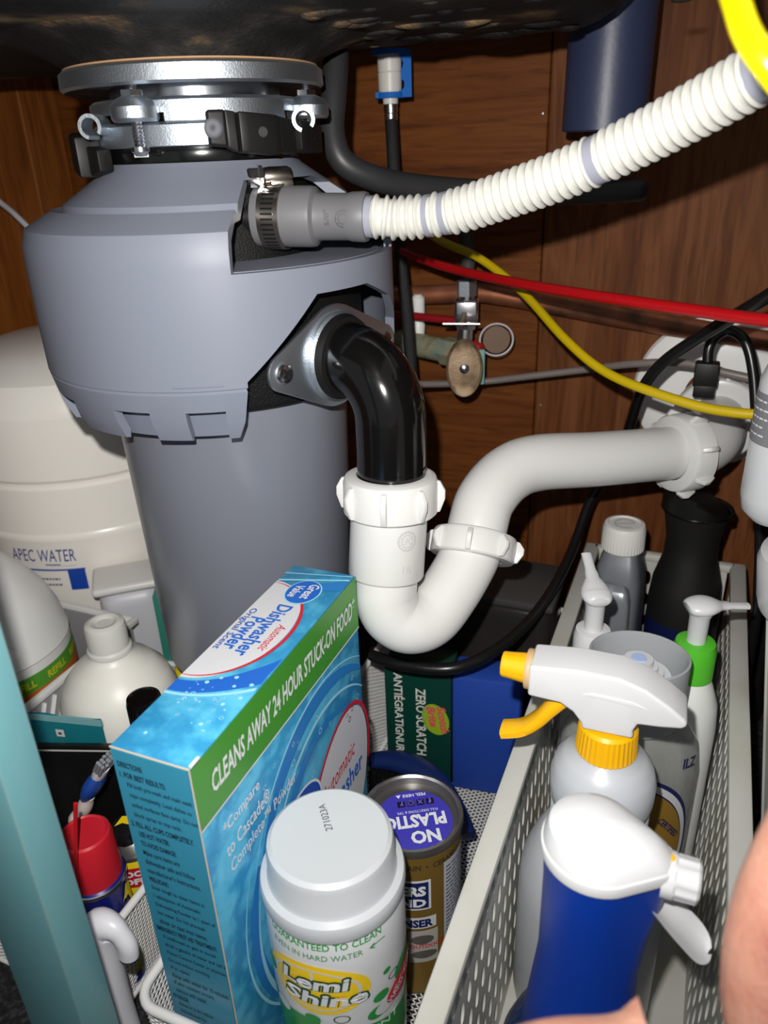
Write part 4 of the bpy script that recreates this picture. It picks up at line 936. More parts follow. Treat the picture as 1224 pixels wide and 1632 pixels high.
for i in range(10):
    for j in range(4):
        x = -.194+.0042*i; y = .404+.0045*j; hb.tube([(x, y, .048), (x+random.uniform(-.002, .002), y+random.uniform(-.002, .002), .022)], .0011, 6)
build(hb, 'bristles', black_pl, BR, world=True, kind='stuff')

# ------------------------------------------------------------------ perforated white plastic basket
def perf_panel(mb, O, U, V, w, h, nx, ny, rx, ry, th, margin=(.006, .010), stagger=True):
    """flat panel with rows of oval holes cut right through"""
    O, U, V = Vector(O), Vector(U).normalized(), Vector(V).normalized(); N = U.cross(V)
    P = lambda u, v, t: O+U*u+V*v+N*t
    mx, my = margin
    cw, ch = (w-2*mx)/nx, (h-2*my)/ny
    def quad(u0, v0, u1, v1):
        mb.add([P(u0, v0, 0), P(u1, v0, 0), P(u1, v1, 0), P(u0, v1, 0), P(u0, v0, th), P(u1, v0, th), P(u1, v1, th), P(u0, v1, th)], [(0, 3, 2, 1), (4, 5, 6, 7)])
    quad(0, 0, w, my); quad(0, h-my, w, h); quad(0, my, mx, h-my); quad(w-mx, my, w, h-my)
    K = 12
    for j in range(ny):
        for i in range(nx):
            u0, v0 = mx+i*cw, my+j*ch; cu, cv = u0+cw/2, v0+ch/2
            out, inn = [], []
            for k in range(K):
                a = 2*PI*(k+.5)/K; c, s = math.cos(a), math.sin(a); q = 1/max(abs(c), abs(s)); out.append((cu+c*q*cw/2, cv+s*q*ch/2)); inn.append((cu+c*rx, cv+s*ry))
            vs = [P(a, b, t) for t in (0, th) for a, b in out]+[P(a, b, t) for t in (0, th) for a, b in inn]; fs = []
            for k in range(K):
                j2 = (k+1) % K; fs += [(k, 2*K+k, 2*K+j2, j2), (K+k, K+j2, 3*K+j2, 3*K+k), (2*K+k, 3*K+k, 3*K+j2, 2*K+j2)]
            mb.add(vs, fs)
PB = thing('plastic_basket', 'long white perforated plastic basket full of cleaning bottles at the right', 'basket', (-.009, .345, 0))
px0, px1, py0, py1, pz = -.0675, .0495, .075, .628, .150; ins = .006; fz = .004
for O, U, V, w_ in (((px0+ins, py1-ins, fz), (0, -1, 0), (-ins, 0, pz-fz), py1-py0-2*ins), ((px1-ins, py0+ins, fz), (0, 1, 0), (ins, 0, pz-fz), py1-py0-2*ins)):
    mb = MB(); perf_panel(mb, O, U, V, w_, pz-fz, 46, 6, .0034, .0072, -.0018); build(mb, 'perforated_side', white_pl2, PB, world=True, ang=40)
for O, U, V, w_ in (((px0+ins, py0+ins, fz), (1, 0, 0), (0, -ins, pz-fz), px1-px0-2*ins), ((px1-ins, py1-ins, fz), (-1, 0, 0), (0, ins, pz-fz), px1-px0-2*ins)):
    mb = MB(); perf_panel(mb, O, U, V, w_, pz-fz, 9, 6, .0034, .0072, -.0018); build(mb, 'perforated_end', white_pl2, PB, world=True, ang=40)
build(MB().box(((px0+px1)/2, (py0+py1)/2, .0032), (px1-px0-2*ins+.002, py1-py0-2*ins+.002, .0024)), 'basket_floor', white_pl2, PB, world=True)
rim = MB()
for sx in (px0-.0005, px1+.0015): rim.box((sx, (py0+py1)/2, pz), (.0125, py1-py0+.008, .007))
for sy in (py0, py1): rim.box(((px0+px1)/2, sy, pz), (px1-px0, .0085, .007))
build(rim, 'basket_rim', white_pl2, PB, world=True, bevel=.002)

# ------------------------------------------------------------------ sprayer with yellow collar
YS = thing('spray_bottle', 'frosted spray bottle with white head, yellow nozzle, yellow trigger and yellow collar', 'spray bottle', (-.0190, .3180, .0046), PI+math.radians(2))
YH = Matrix.Translation((0, 0, .2045-.010)) @ Matrix.Scale(.84, 4) @ Matrix.Translation((0, 0, -.2045))
ridge = []
for i in range(13): ridge.append((.0252 if i % 2 else .0238, .141+.0016*i))
yb = MB().lathe([(0, 0), (.036, 0), (.039, .003), (.040, .010), (.040, .095), (.0385, .112), (.034, .126), (.028, .137)]+ridge+[(.0252, .162), (.0263, .168), (.0265, .178), (.0245, .186), (.020, .192), (.0145, .196), (.0120, .202), (0, .202)], 64)
build(yb, 'bottle_body', frost2, YS)
# moulded scale on the side facing the viewer
cmy = cylmap(.040, math.radians(-70)-PI-math.radians(4)); p = Print(cmy, .0003)
for k in range(12): p.rect(-.004, .103-.0065*k, .004, .1038-.0065*k, 2, 1)
p.lines(-.008, .028, .026, 4, .005, .0018)
p.done('moulded_scale', M('moulded_gray', (206, 208, 212), .4), YS)
yc = MB(); yc.T = YH
n = 72; vs = []; fs = []
rows = [(.0172, .2045), (.0178, .2065), (.0168, .224), (.0155, .226)]
for r, z in rows:
    for i in range(n): a = 2*PI*i/n; rr = r+(.0005 if i % 2 and .205 < z < .2255 else 0); vs.append((rr*math.cos(a), rr*math.sin(a), z))
for k in range(len(rows)-1):
    for i in range(n): j = (i+1) % n; fs.append((k*n+i, k*n+j, (k+1)*n+j, (k+1)*n+i))
fs += [tuple(range(n-1, -1, -1)), tuple(3*n+i for i in range(n))]
build(yc.add(vs, fs), 'collar', yellow_pl, YS, ang=20)
# head: side outline (local +x is the nozzle direction), rounded over its thickness
def rounded_prism(poly, ht, fn, r=.004, seg=4):
    cx = sum(p[0] for p in poly)/len(poly); cy_ = sum(p[1] for p in poly)/len(poly)
    m_ = MB().prism(poly, -ht, ht, fn); return m_
hd = [(.047, .2435), (.047, .2645), (.020, .2675), (-.004, .2670), (-.018, .2625), (-.031, .2545), (-.040, .2475), (-.042, .2440), (-.0395, .2410), (-.028, .2390), (-.016, .2380), (-.0140, .2330), (-.0145, .2270), (.0145, .2270), (.0150, .2310), (.0205, .2380), (.028, .2425)]
sidey = lambda u, v, w_: (u, w_, v)
hm = MB(); hm.T = YH; hm.prism(hd, -.0125, .0125, sidey)
build(hm, 'spray_head', white_pl, YS, bevel=.0042, seg=4, ang=40)
for sg in (-1, 1):
    _m = MB(); _m.T = YH; build(_m.prism([(.016, .2520), (-.020, .2500), (-.012, .2535), (.010, .2545)], sg*.0120, sg*.0131, sidey), 'head_ridge', white_pl, YS, bevel=.0005)
_m = MB(); _m.T = YH; build(_m.ax_lathe([(0, 0), (.0118, 0), (.0122, .001), (.0122, .003), (.0118, .0038), (0, .0038)], (.0462, 0, .2540), (1, 0, 0), 36), 'nozzle_washer', M('tan_washer', (196, 164, 120), .5), YS)
nz_ = MB(); nz_.T = YH; vs = []; fs = []; rows = [(.0088, .0500), (.0092, .0505), (.0082, .0590), (.0078, .0640), (.0072, .0648), (.0045, .0650), (.0042, .0625)]
for r, x in rows:
    for i in range(48): a = 2*PI*i/48; rr = r*(1-.035*(i % 6 == 0)); vs.append((x, rr*math.cos(a), .2540+rr*math.sin(a)))
for k in range(len(rows)-1):
    for i in range(48): j = (i+1) % 48; fs.append((k*48+i, k*48+j, (k+1)*48+j, (k+1)*48+i))
fs += [tuple(range(47, -1, -1)), tuple(6*48+i for i in range(48))]
build(nz_.add(vs, fs), 'nozzle', yellow_pl, YS, ang=25)
trg = crv([(.012, 0, .2400), (.0235, 0, .2405), (.0330, 0, .2300), (.0420, 0, .2170), (.0510, 0, .2085), (.0630, 0, .2040)], 8)
tm = MB(); tm.T = YH; vs = []; fs = []
for i, q in enumerate(trg):
    d = (trg[min(i+1, len(trg)-1)]-trg[max(i-1, 0)]).normalized(); nn_ = Vector((-d.z, 0, d.x)); t = i/(len(trg)-1); th = .0052-.0018*t; hw = .0062+.0016*t
    for a in range(10): an = 2*PI*a/10+PI/10; vs.append(q+nn_*th*math.copysign(abs(math.sin(an))**.6, math.sin(an))+Vector((0, 1, 0))*hw*math.copysign(abs(math.cos(an))**.6, math.cos(an)))
for i in range(len(trg)-1):
    for a in range(10): b = (a+1) % 10; fs.append((i*10+a, i*10+b, (i+1)*10+b, (i+1)*10+a))
fs += [tuple(range(9, -1, -1)), tuple((len(trg)-1)*10+a for a in range(10))]
build(tm.add(vs, fs), 'trigger', yellow_pl, YS, ang=50)

# ------------------------------------------------------------------ blue spray bottle with white teardrop head
BS = thing('spray_bottle', 'blue spray bottle with smooth white teardrop head in the foreground of the plastic basket', 'spray bottle', (-.0125, .2215, .0046), math.radians(0))
def drop(scale, z, ox=0., r0=.0205, r1=.0095, cx=.0185, n=48):
    # outline of two circles' hull, tip towards +x
    th = math.acos((r0-r1)/cx); out = []
    for i in range(n):
        a = -PI+2*PI*i/n
        out.append((r0*math.cos(a), r0*math.sin(a)) if abs(a) > th else (cx+r1*math.cos(a*(PI/2)/th*1.0 if False else a), r1*math.sin(a)))
    return [Vector((ox+x*scale, y*scale, z)) for x, y in out]
def loft(rows, cap0=True, cap1=True):
    n = len(rows[0]); vs = [v for r in rows for v in r]; fs = []
    for k in range(len(rows)-1):
        for i in range(n): j = (i+1) % n; fs.append((k*n+i, k*n+j, (k+1)*n+j, (k+1)*n+i))
    if cap0: fs.append(tuple(range(n-1, -1, -1)))
    if cap1: fs.append(tuple((len(rows)-1)*n+i for i in range(n)))
    return MB().add(vs, fs)
def ringr(r, z, ox=0, n=48, sx=1, sy=1): return [Vector((ox+r*sx*math.cos(-PI+2*PI*i/n), r*sy*math.sin(-PI+2*PI*i/n), z)) for i in range(n)]
def mixr(a, b, t): return [p.lerp(q, t) for p, q in zip(a, b)]
white_head = white_pl
build(loft([drop(.93, .2285), drop(1.02, .2300), drop(1.04, .2330), drop(1.02, .2348), drop(.985, .2352), drop(.95, .2378, -.0005), drop(.80, .2425, -.002), drop(.55, .2455, -.003), drop(.25, .2470, -.003), drop(.02, .2472, -.003)]), 'spray_head', white_head, BS, ang=28)
bl = M('blue_sleeve', (3, 50, 146), .4)
top = drop(.96, .2290)
build(loft([ringr(.0240, .098), ringr(.0240, .108), ringr(.0232, .128), mixr(ringr(.0215, .150, sy=.86), drop(.9, .150), .15), mixr(ringr(.0195, .172, sy=.86), drop(.88, .172), .35), mixr(ringr(.020, .196, sy=.9), drop(.90, .196), .65), drop(.93, .214), top]), 'blue_sleeve', bl, BS, ang=45)
build(loft([ringr(.0310, .0), ringr(.0340, .004), ringr(.0345, .06), ringr(.0342, .086), ringr(.0325, .102), ringr(.0285, .114), ringr(.0230, .122)]), 'bottle_base', M('blue_tinted_base', (34, 56, 104), .18, trans=.35, ior=1.35), BS, ang=45)
nzb = MB(); vs = []; fs = []; rows = [(.0086, .0240), (.0086, .0280), (.0082, .0290), (.0080, .0362), (.0070, .0372), (.004, .0373)]
for r, x in rows:
    for i in range(40): a = 2*PI*i/40; rr = r*(1-.06*((i // 2) % 2) if x > .0285 else 1); vs.append((x, rr*math.cos(a), .2285+rr*math.sin(a)))
for k in range(5):
    for i in range(40): j = (i+1) % 40; fs.append((k*40+i, k*40+j, (k+1)*40+j, (k+1)*40+i))
fs += [tuple(range(39, -1, -1)), tuple(5*40+i for i in range(40))]
build(nzb.add(vs, fs), 'nozzle', white_pl, BS, ang=25)
build(MB().ax_lathe([(.0016, 0), (.0016, .0004), (0, .0006)], (.0262, 0, .2370), (0, 0, 1), 16), 'yellow_dot', yellow_pl, BS)
sp_ = crv([(.0200, 0, .2180), (.0270, 0, .2110), (.0340, -.0004, .2050), (.0400, -.001, .2000), (.0455, -.001, .1965)], 6)
vs = []; fs = []
for i, q in enumerate(sp_):
    d = (sp_[min(i+1, len(sp_)-1)]-sp_[max(i-1, 0)]).normalized(); nn_ = Vector((-d.z, 0, d.x)); t = i/(len(sp_)-1); hw = (.0062+.0036*math.sin(PI*min(1, t*.8)))*(1 if t < .72 else math.sqrt(max(.02, 1-((t-.72)/.285)**2)))
    for a in range(12):
        an = 2*PI*a/12; y = hw*math.cos(an); dish = -.0040*(1-(y/hw)**2) if math.sin(an) > 0 else -.0015*(1-(y/hw)**2)
        vs.append(q+nn_*(.0016*math.sin(an)+dish)+Vector((0, y, 0)))
for i in range(len(sp_)-1):
    for a in range(12): b = (a+1) % 12; fs.append((i*12+a, i*12+b, (i+1)*12+b, (i+1)*12+a))
fs += [tuple(range(11, -1, -1)), tuple((len(sp_)-1)*12+a for a in range(12))]
build(MB().add(vs, fs), 'trigger', white_pl, BS, ang=60)

# ------------------------------------------------------------------ clear bottle with gold label and frosted cup cap
CB = thing('clear_bottle', 'clear bottle with frosted cup cap and gold label edged navy behind the yellow sprayer', 'bottle', (-.011, .3975, .0046), math.radians(8))
clear = M('clear_plastic', (222, 224, 220), .12, trans=.75, ior=1.3)
build(MB().lathe([(0, 0), (.039, 0), (.0415, .004), (.042, .012), (.042, .125), (.0395, .143), (.033, .155), (.026, .160), (0, .160)], 56, sy=.57), 'bottle_body', clear, CB)
cup = M('frosted_cap', (196, 200, 204), .4, trans=.45, ior=1.2)
build(MB().lathe([(.0, .1575), (.0275, .1580), (.0285, .162), (.0288, .2010), (.0275, .2015), (.0268, .1990), (.0262, .180), (0, .178)], 56, sy=.86), 'cup_cap', cup, CB)
sp3 = MB()
for r0, r1, za, zb in ((.0, .0200, .178, .1880), (.0, .0155, .188, .1915), (.0, .0118, .1915, .1945), (.0, .0088, .1945, .1985)): sp3.lathe([(0, za), (r1, za), (r1-.0006, zb), (0, zb)], 32, sy=.9)
build(sp3, 'spout', M('spout_gray', (206, 208, 212), .25), CB)
build(MB().lathe([(0, .1985), (.0045, .1985), (.0042, .1993), (0, .1993)], 20), 'spout_button', M('spout_button', (170, 190, 230), .3), CB)
cmc = cylmap(.042, -PI/2, 1, .57)
goldl = M('label_gold', (150, 116, 44), .3, .2)
for (ru, rv, lf, mt, nm) in ((.050, .058, .0004, navy, 'label_border'), (.047, .055, .0006, whp, 'label_border'), (.0425, .050, .0008, navy, 'label_border'), (.0415, .049, .0010, goldl, 'gold_label')):
    p = Print(cmc, lf); p.disc(0, .072, ru, rv, n=56, rings=10); p.done(nm, mt, CB)
p = Print(cmc, .0014); p.text('CERTIFIED', .020, .094, w=.022, h=.0050, bold=.03, rot=-.8); p.done('lettering', navy, CB)
p = Print(lambda u, v, l: cylmap(.042, -PI/2+.9, 1, .57)(u, v, l), .0006); p.text('ILZ', -.004, .134, w=.012, h=.008, bold=.03); p.done('lettering', navy, CB)

# ------------------------------------------------------------------ pump bottles
def pump(label, loc, rz, collar_m, body_m, rb, hb, head_len, zt, collar_r=.013, collar_h=.022, sy=1., tilt=.25):
    t = thing('pump_bottle', label, 'pump bottle', loc, rz)
    zc = zt-.034-collar_h
    build(MB().lathe([(0, 0), (rb-.003, 0), (rb, .004), (rb, zc-.040), (rb*.93, zc-.022), (rb*.7, zc-.008), (collar_r*.85, zc), (0, zc)], 44, sy=sy), 'bottle_body', body_m, t)
    build(MB().lathe([(collar_r*.8, zc-.003), (collar_r, zc-.002), (collar_r, zc+collar_h*.75), (collar_r*.9, zc+collar_h*.97), (collar_r*.62, zc+collar_h), (0, zc+collar_h)], 40), 'collar', collar_m, t)
    build(MB().lathe([(.0058, zc+collar_h-.001), (.0062, zc+collar_h+.018), (.0078, zc+collar_h+.022), (0, zc+collar_h+.024)], 28), 'pump_stem', white_pl, t)
    z1 = zc+collar_h+.022; hp_ = crv([(-.009, 0, z1+.003), (.001, 0, z1+.004), (.012, 0, z1+.004+tilt*.012), (head_len, 0, z1+.003+tilt*.030)], 6)
    rad = []
    for i in range(len(hp_)): t_ = i/(len(hp_)-1); rad.append(.0030+.0068*math.sin(PI*min(1, .12+t_*1.25))**.8 if t_ < .7 else max(.0034, .0098*(1-t_)*1.6))
    h_ = MB().tube(hp_, 0, 16, radii=rad, squash=1); z_mid = z1+.003
    for k, v in enumerate(h_.v): h_.v[k] = Vector((v.x, v.y, z_mid+(v.z-z_mid)*.55))
    build(h_, 'pump_head', white_pl, t, ang=60)
    return t
pump('white pump bottle with bright green collar near the back right of the plastic basket', (.0200, .444, .0046), math.radians(28), M('bright_green', (84, 190, 46), .4), M('pump_white', (228, 230, 228), .35), .0205, .1, .030, .2215, .0132, .024, 1, -.15)
pump('small all-white pump bottle behind the yellow sprayer at the left of the plastic basket', (-.0418, .4315, .0046), math.radians(112), white_pl, M('pump_white2', (222, 222, 214), .4), .0165, .1, .032, .2250, .0120, .020, 1, .75)

# ------------------------------------------------------------------ gray bottle with white cap, black bottle
GB = thing('gray_bottle', 'silver gray bottle with moulded handle and ribbed white cap at the back of the basket', 'bottle', (-.0385, .5650, .0046), math.radians(-4))
gb = M('silver_gray_plastic', (112, 116, 122), .28, .25)
def rbox(hx, hy, z, r=.35, n=40):
    out = []
    for i in range(n):
        a = -PI+2*PI*i/n; c, s = math.cos(a), math.sin(a); e = 2/5; out.append(Vector((hx*math.copysign(abs(c)**e, c), hy*math.copysign(abs(s)**e, s), z)))
    return out
build(loft([rbox(.0190, .028, 0), rbox(.0200, .029, .004), rbox(.0200, .029, .118), rbox(.0200, .029, .121), rbox(.0197, .028, .135), rbox(.0185, .023, .160), rbox(.0150, .016, .176), rbox(.0130, .0135, .182)]), 'bottle_body', gb, GB, ang=40)
build(loft([rbox(.0145, .008, .060), rbox(.0152, .010, .064), rbox(.0152, .0110, .132), rbox(.0142, .0090, .150), rbox(.0120, .006, .160), rbox(.009, .002, .164)]), 'moulded_handle', M('silver_handle', (134, 138, 144), .22, .3), GB, ang=45)
hnd = [o for o in GB.children if o.name.startswith('moulded_handle')][0]; hnd.location = (0, -.028, 0)
build(loft([rbox(.0135, .0015, .070), rbox(.0135, .0015, .073)]), 'moulded_line', M('silver_handle', (134, 138, 144), .22, .3), GB)
[o for o in GB.children if o.name.startswith('moulded_line')][0].location = (0, -.0292, 0)
wc = MB(); vs = []; fs = []; rows = [(.0150, .182), (.0160, .1835), (.0160, .2010), (.0150, .2040), (.0125, .2045), (.0118, .2035)]
for r, z in rows:
    for i in range(80): a = 2*PI*i/80; rr = r+(.0004 if i % 2 and .183 < z < .202 else 0); vs.append((rr*math.cos(a), rr*math.sin(a), z))
for k in range(5):
    for i in range(80): j = (i+1) % 80; fs.append((k*80+i, k*80+j, (k+1)*80+j, (k+1)*80+i))
fs += [tuple(range(79, -1, -1)), tuple(5*80+i for i in range(80))]
build(wc.add(vs, fs), 'cap', M('cap_offwhite', (214, 214, 210), .45), GB, ang=25)
p = Print(lambda u, v, l: (u, v, .2036+l), .0003); p.stroke(arc2(0, 0, .0075, .0075, 20, 320, 24), .0014); p.stroke([(-.006, -.003), (.006, .003)], .0014); p.done('moulded_mark', M('cap_mark', (180, 180, 178), .5), GB)
BB = thing('black_bottle', 'matte black hourglass bottle with slanted cap standing under the drain elbow', 'bottle', (.0120, .5880, .0046), math.radians(10))
mb_ = M('matte_black', (15, 14, 14), .6)
build(loft([ringr(.025, 0), ringr(.027, .004), ringr(.0275, .10), ringr(.0280, .130), ringr(.0262, .150), ringr(.0205, .172), ringr(.0200, .188), ringr(.0225, .204), ringr(.0240, .212)]), 'bottle_body', mb_, BB, ang=45)
slr = [Vector((v.x, v.y, v.z+.010*(-v.x)/.025-.004*abs(v.x)/.025)) for v in ringr(.0265, .224)]
build(loft([ringr(.0240, .212), ringr(.0262, .2135), slr, [Vector((v.x*.85, v.y*.85, v.z+.003)) for v in slr]]), 'cap', M('black_cap', (11, 11, 11), .45), BB, ang=40)
build(MB().tube([v+Vector((0, 0, .0005)) for v in ringr(.0262, .2140)]+[ringr(.0262, .2145)[0]], .0007, 6), 'cap_seam', black_gloss, BB)
p = Print(cylmap(.0277, -PI/2), .0003); p.rect(-.05, .020, .05, .118, 40, 1); p.done('navy_label', M('navy_label', (14, 24, 70), .4), BB)

# ------------------------------------------------------------------ left side: pressure tank, jug, translucent bottle, small things
TK = thing('pressure_tank', 'large white water pressure tank with blue lettering in the left background', 'tank', (-.565, .565, 0))
build(MB().lathe([(0, .002), (.095, .002), (.104, .006), (.116, .03), (.121, .06), (.122, .166), (.1228, .1685), (.1232, .1715), (.1226, .174), (.1215, .176), (.1215, .219), (.1195, .222), (.1195, .2245), (.122, .228), (.122, .2835), (.1205, .2865), (.1195, .2885), (.118, .294), (.110, .309), (.092, .322), (.06, .331), (.02, .334), (0, .334)], 96), 'tank_shell', tank_m, TK, ang=25)
ta = math.atan2(-.565, .565)
cmt = cylmap(.122, ta-.50)
bluep = M('tank_blue', (20, 70, 170), .4)
p = Print(cmt, .0004); p.text('APEC WATER', -.033, .1490, w=.062, h=.0125, bold=.0, shear=.1); p.rect(.0, .1455, .014, .1465, 4, 1); p.done('lettering', M('tank_ink', (44, 62, 140), .4), TK)
p = Print(cmt, .0004); p.rect(-.028, .1395, .035, .1412, 12, 1); p.rect(.019, .1190, .0345, .1395, 6, 1); p.done('blue_block', bluep, TK)
p = Print(cmt, .0004); p.lines(-.012, .1300, .024, 2, .006, .0020); p.rect(.004, .1445, .028, .1448, 4, 1); p.done('lettering', M('tank_gray_ink', (110, 116, 130), .5), TK)
LB = thing('lattice_basket', 'white rimmed lattice basket holding the jug at the left', 'basket', (-.51, .355, 0))
lx0, lx1, ly0, ly1, lz = -.590, -.424, .280, .432, .118
lg = M('lattice_gray', (150, 150, 152), .5); lw = M('lattice_white', (226, 226, 224), .4)
rm = MB(); 
for sx in (lx0, lx1): rm.box((sx, (ly0+ly1)/2, lz), (.005, ly1-ly0+.005, .006))
for sy in (ly0, ly1): rm.box(((lx0+lx1)/2, sy, lz), (lx1-lx0, .005, .006))
build(rm, 'rim', lw, LB, world=True, bevel=.0012)
wl = MB()
for sx in (lx0+.003, lx1-.003): wl.box((sx, (ly0+ly1)/2, lz/2), (.0016, ly1-ly0-.004, lz-.002))
for sy in (ly0+.003, ly1-.003): wl.box(((lx0+lx1)/2, sy, lz/2), (lx1-lx0-.006, .0016, lz-.002))
wl.box(((lx0+lx1)/2, (ly0+ly1)/2, .0015), (lx1-lx0-.006, ly1-ly0-.006, .002)); build(wl, 'walls', lg, LB, world=True)
for k in range(16):
    y = ly0-.020+.0105*k; a = Vector((lx1-.0018, max(y, ly0+.003), .012+.098*max(0, (ly0+.003-y)/.046))); b = Vector((lx1-.0018, min(y+.046, ly1-.006), .012+.098*min(1, (ly1-.006-y)/.046)))
    if (b-a).length > .012: build(MB().tube([a, b], .0026, 8, squash=.5), 'slat', lw, LB, world=True)
JG = thing('cleaner_jug', 'big white refill jug with green and orange label at the left edge', 'jug', (-.507, .356, .003))
jgm = M('jug_white', (232, 232, 230), .35)
build(MB().lathe([(0, 0), (.056, 0), (.060, .004), (.061, .02), (.061, .105), (.0605, .124), (.0612, .1255), (.0605, .127), (.058, .145), (.050, .166), (.036, .186), (.022, .203), (.016, .209), (.016, .228), (0, .228)], 64), 'jug_body', jgm, JG, ang=25)
build(MB().lathe([(0, .218), (.0185, .218), (.019, .220), (.019, .240), (.017, .243), (0, .243)], 32), 'cap', M('jug_cap', (226, 120, 30), .4), JG)
jr = interp([(.061, .0), (.061, .105), (.0605, .124), (.058, .145), (.050, .166), (.036, .186), (.022, .203)])
ja = math.atan2(-.356, .507)
cj = cylmap(lambda v: jr(v), ja-.15)
p = Print(cj, .0012); p.rect(-.034, .136, .026, .185, 20, 10, top=lambda u: .139+.046*max(0, min(1, (.026-u)/.040))); p.done('grip_recess', M('jug_recess', (246, 246, 244), .4), JG)
cj2 = cylmap(.0612, ja)
p = Print(cj2, .0004); p.rect(-.09, .1030, .09, .1170, 48, 1); p.done('green_band', M('jug_green', (86, 156, 54), .4), JG)
p = Print(cj2, .0004); p.rect(-.09, .070, .09, .1030, 48, 1); p.done('orange_band', M('jug_orange', (206, 104, 34), .4), JG)
p = Print(cj2, .0007)
for u in (-.062, -.030, .002, .034, .064): p.text('REFILL', u, .1065, w=.021, h=.0065, bold=.03)
p.done('lettering', M('jug_yellow', (206, 206, 40), .4), JG)
VB = thing('frosted_bottle', 'translucent white bottle with ribbed screw cap beside the disposal', 'bottle', (-.357, .336, .010))
build(MB().lathe([(0, 0), (.039, 0), (.0415, .004), (.042, .010), (.042, .110), (.041, .122), (.036, .136), (.027, .147), (.018, .1535), (.0148, .157), (.0142, .160), (0, .160)], 56), 'bottle_body', M('milky_plastic', (226, 224, 216), .4, sss=.3, ssss=.01), VB, ang=40)
build(MB().lathe([(.0148, .158), (.0155, .159), (.0152, .1615), (.0138, .163), (.0138, .178), (.0132, .181), (.010, .1825), (.0075, .182), (.006, .1805), (0, .1805)], 48), 'cap', M('milky_cap', (206, 206, 200), .35, sss=.3, ssss=.006), VB)
cv_ = cylmap(.042, math.atan2(-.336, .357)-.55)
p = Print(cv_, .0004); p.rect(-.020, .028, .020, .095, 12, 1, top=lambda u: .086-.45*u); p.done('label_sticker', M('label_cream', (222, 216, 202), .5), VB)
p = Print(cv_, .0006); p.text('WHITE', -.016, .080, w=.016, h=.006, bold=.02, rot=-.40); p.lines(-.014, .068, .024, 5, .006, .0014); p.done('lettering', navy, VB)
TBx = thing('rounded_tub', 'small white rounded tub in front of the pressure tank', 'tub', (-.4535, .466, 0), math.radians(40))
build(MB().box((0, 0, .067), (.056, .040, .134)), 'tub_body', M('tub_gray_white', (198, 198, 204), .4), TBx, bevel=.016, seg=5)
build(MB().box((0, 0, .1375), (.062, .046, .008)), 'tub_lid', M('tub_white', (222, 220, 218), .4), TBx, bevel=.0035, seg=3)
build(MB().box((-.3985, .452, .073), (.022, .030, .146), .5), 'green_carton', M('carton_green', (44, 122, 106), .45), label='small teal green carton peeking out left of the disposal body', cat='carton', bevel=.001)
YC = thing('yellow_can', 'small yellow can just visible under the bottom of the disposal', 'can', (-.340, .396, 0)); build(MB().lathe([(0, 0), (.0135, 0), (.014, .002), (.014, .112), (.013, .116), (.0115, .118), (0, .118)], 32), 'can_body', M('can_yellow', (224, 200, 24), .4), YC)
build(MB().lathe([(.0, .118), (.0085, .118), (.0082, .126), (0, .1265)], 24), 'can_cap', black_pl, YC)
BK = thing('black_capped_bottle', 'slim bottle with glossy black cap squeezed behind the blue box', 'bottle', (-.2855, .2855, .0095))
build(MB().lathe([(0, 0), (.011, 0), (.0125, .003), (.0125, .125), (.010, .138), (0, .138)], 36), 'bottle_body', M('dark_bottle', (52, 50, 48), .3), BK)
build(MB().lathe([(.0102, .134), (.0108, .135), (.0108, .172), (.0100, .1755), (.0085, .176), (.008, .1748), (0, .1748)], 40), 'cap', black_gloss, BK)

# spray can with red cap and straw
WD = thing('spray_can', 'small blue and yellow spray can with red cap and red straw at the left', 'spray can', (-.2925, .2265, .0095))
build(MB().lathe([(0, 0), (.0158, 0), (.0165, .002), (.0165, .083), (.0175, .0845), (.0175, .087), (.0165, .088), (.0150, .0895), (0, .0895)], 48), 'can_body', M('can_blue', (16, 30, 130), .3), WD)
build(MB().lathe([(.0162, .084), (.0176, .0848), (.0176, .0872), (.0162, .088)], 48, closed=True), 'can_seam', chrome, WD)
build(MB().lathe([(.0158, .0885), (.0160, .090), (.0150, .118), (.0142, .1205), (.0128, .1215), (.012, .1205), (0, .1203)], 48), 'cap', M('cap_red', (196, 32, 46), .35), WD)
p = Print(cylmap(.0166, math.atan2(-.2265, .2925)), .0003); p.poly([(.004, .055), (.022, .055), (.022, .076), (.016, .080), (.013, .074)]); p.rect(-.02, .010, .02, .045, 12, 1); p.done('yellow_shield', M('shield_yellow', (236, 212, 24), .35), WD)
p = Print(cylmap(.0166, math.atan2(-.2265, .2925)), .0006); p.text('WD', -.012, .052, w=.014, h=.012, bold=.04); p.text('40', .006, .058, w=.010, h=.012, bold=.04); p.done('lettering', navy, WD)
build(MB().tube([(-.2740, .2120, .1740), (-.2885, .2085, .105)], .0011, 8), 'straw', M('straw_red', (190, 24, 30), .35), WD, world=True)
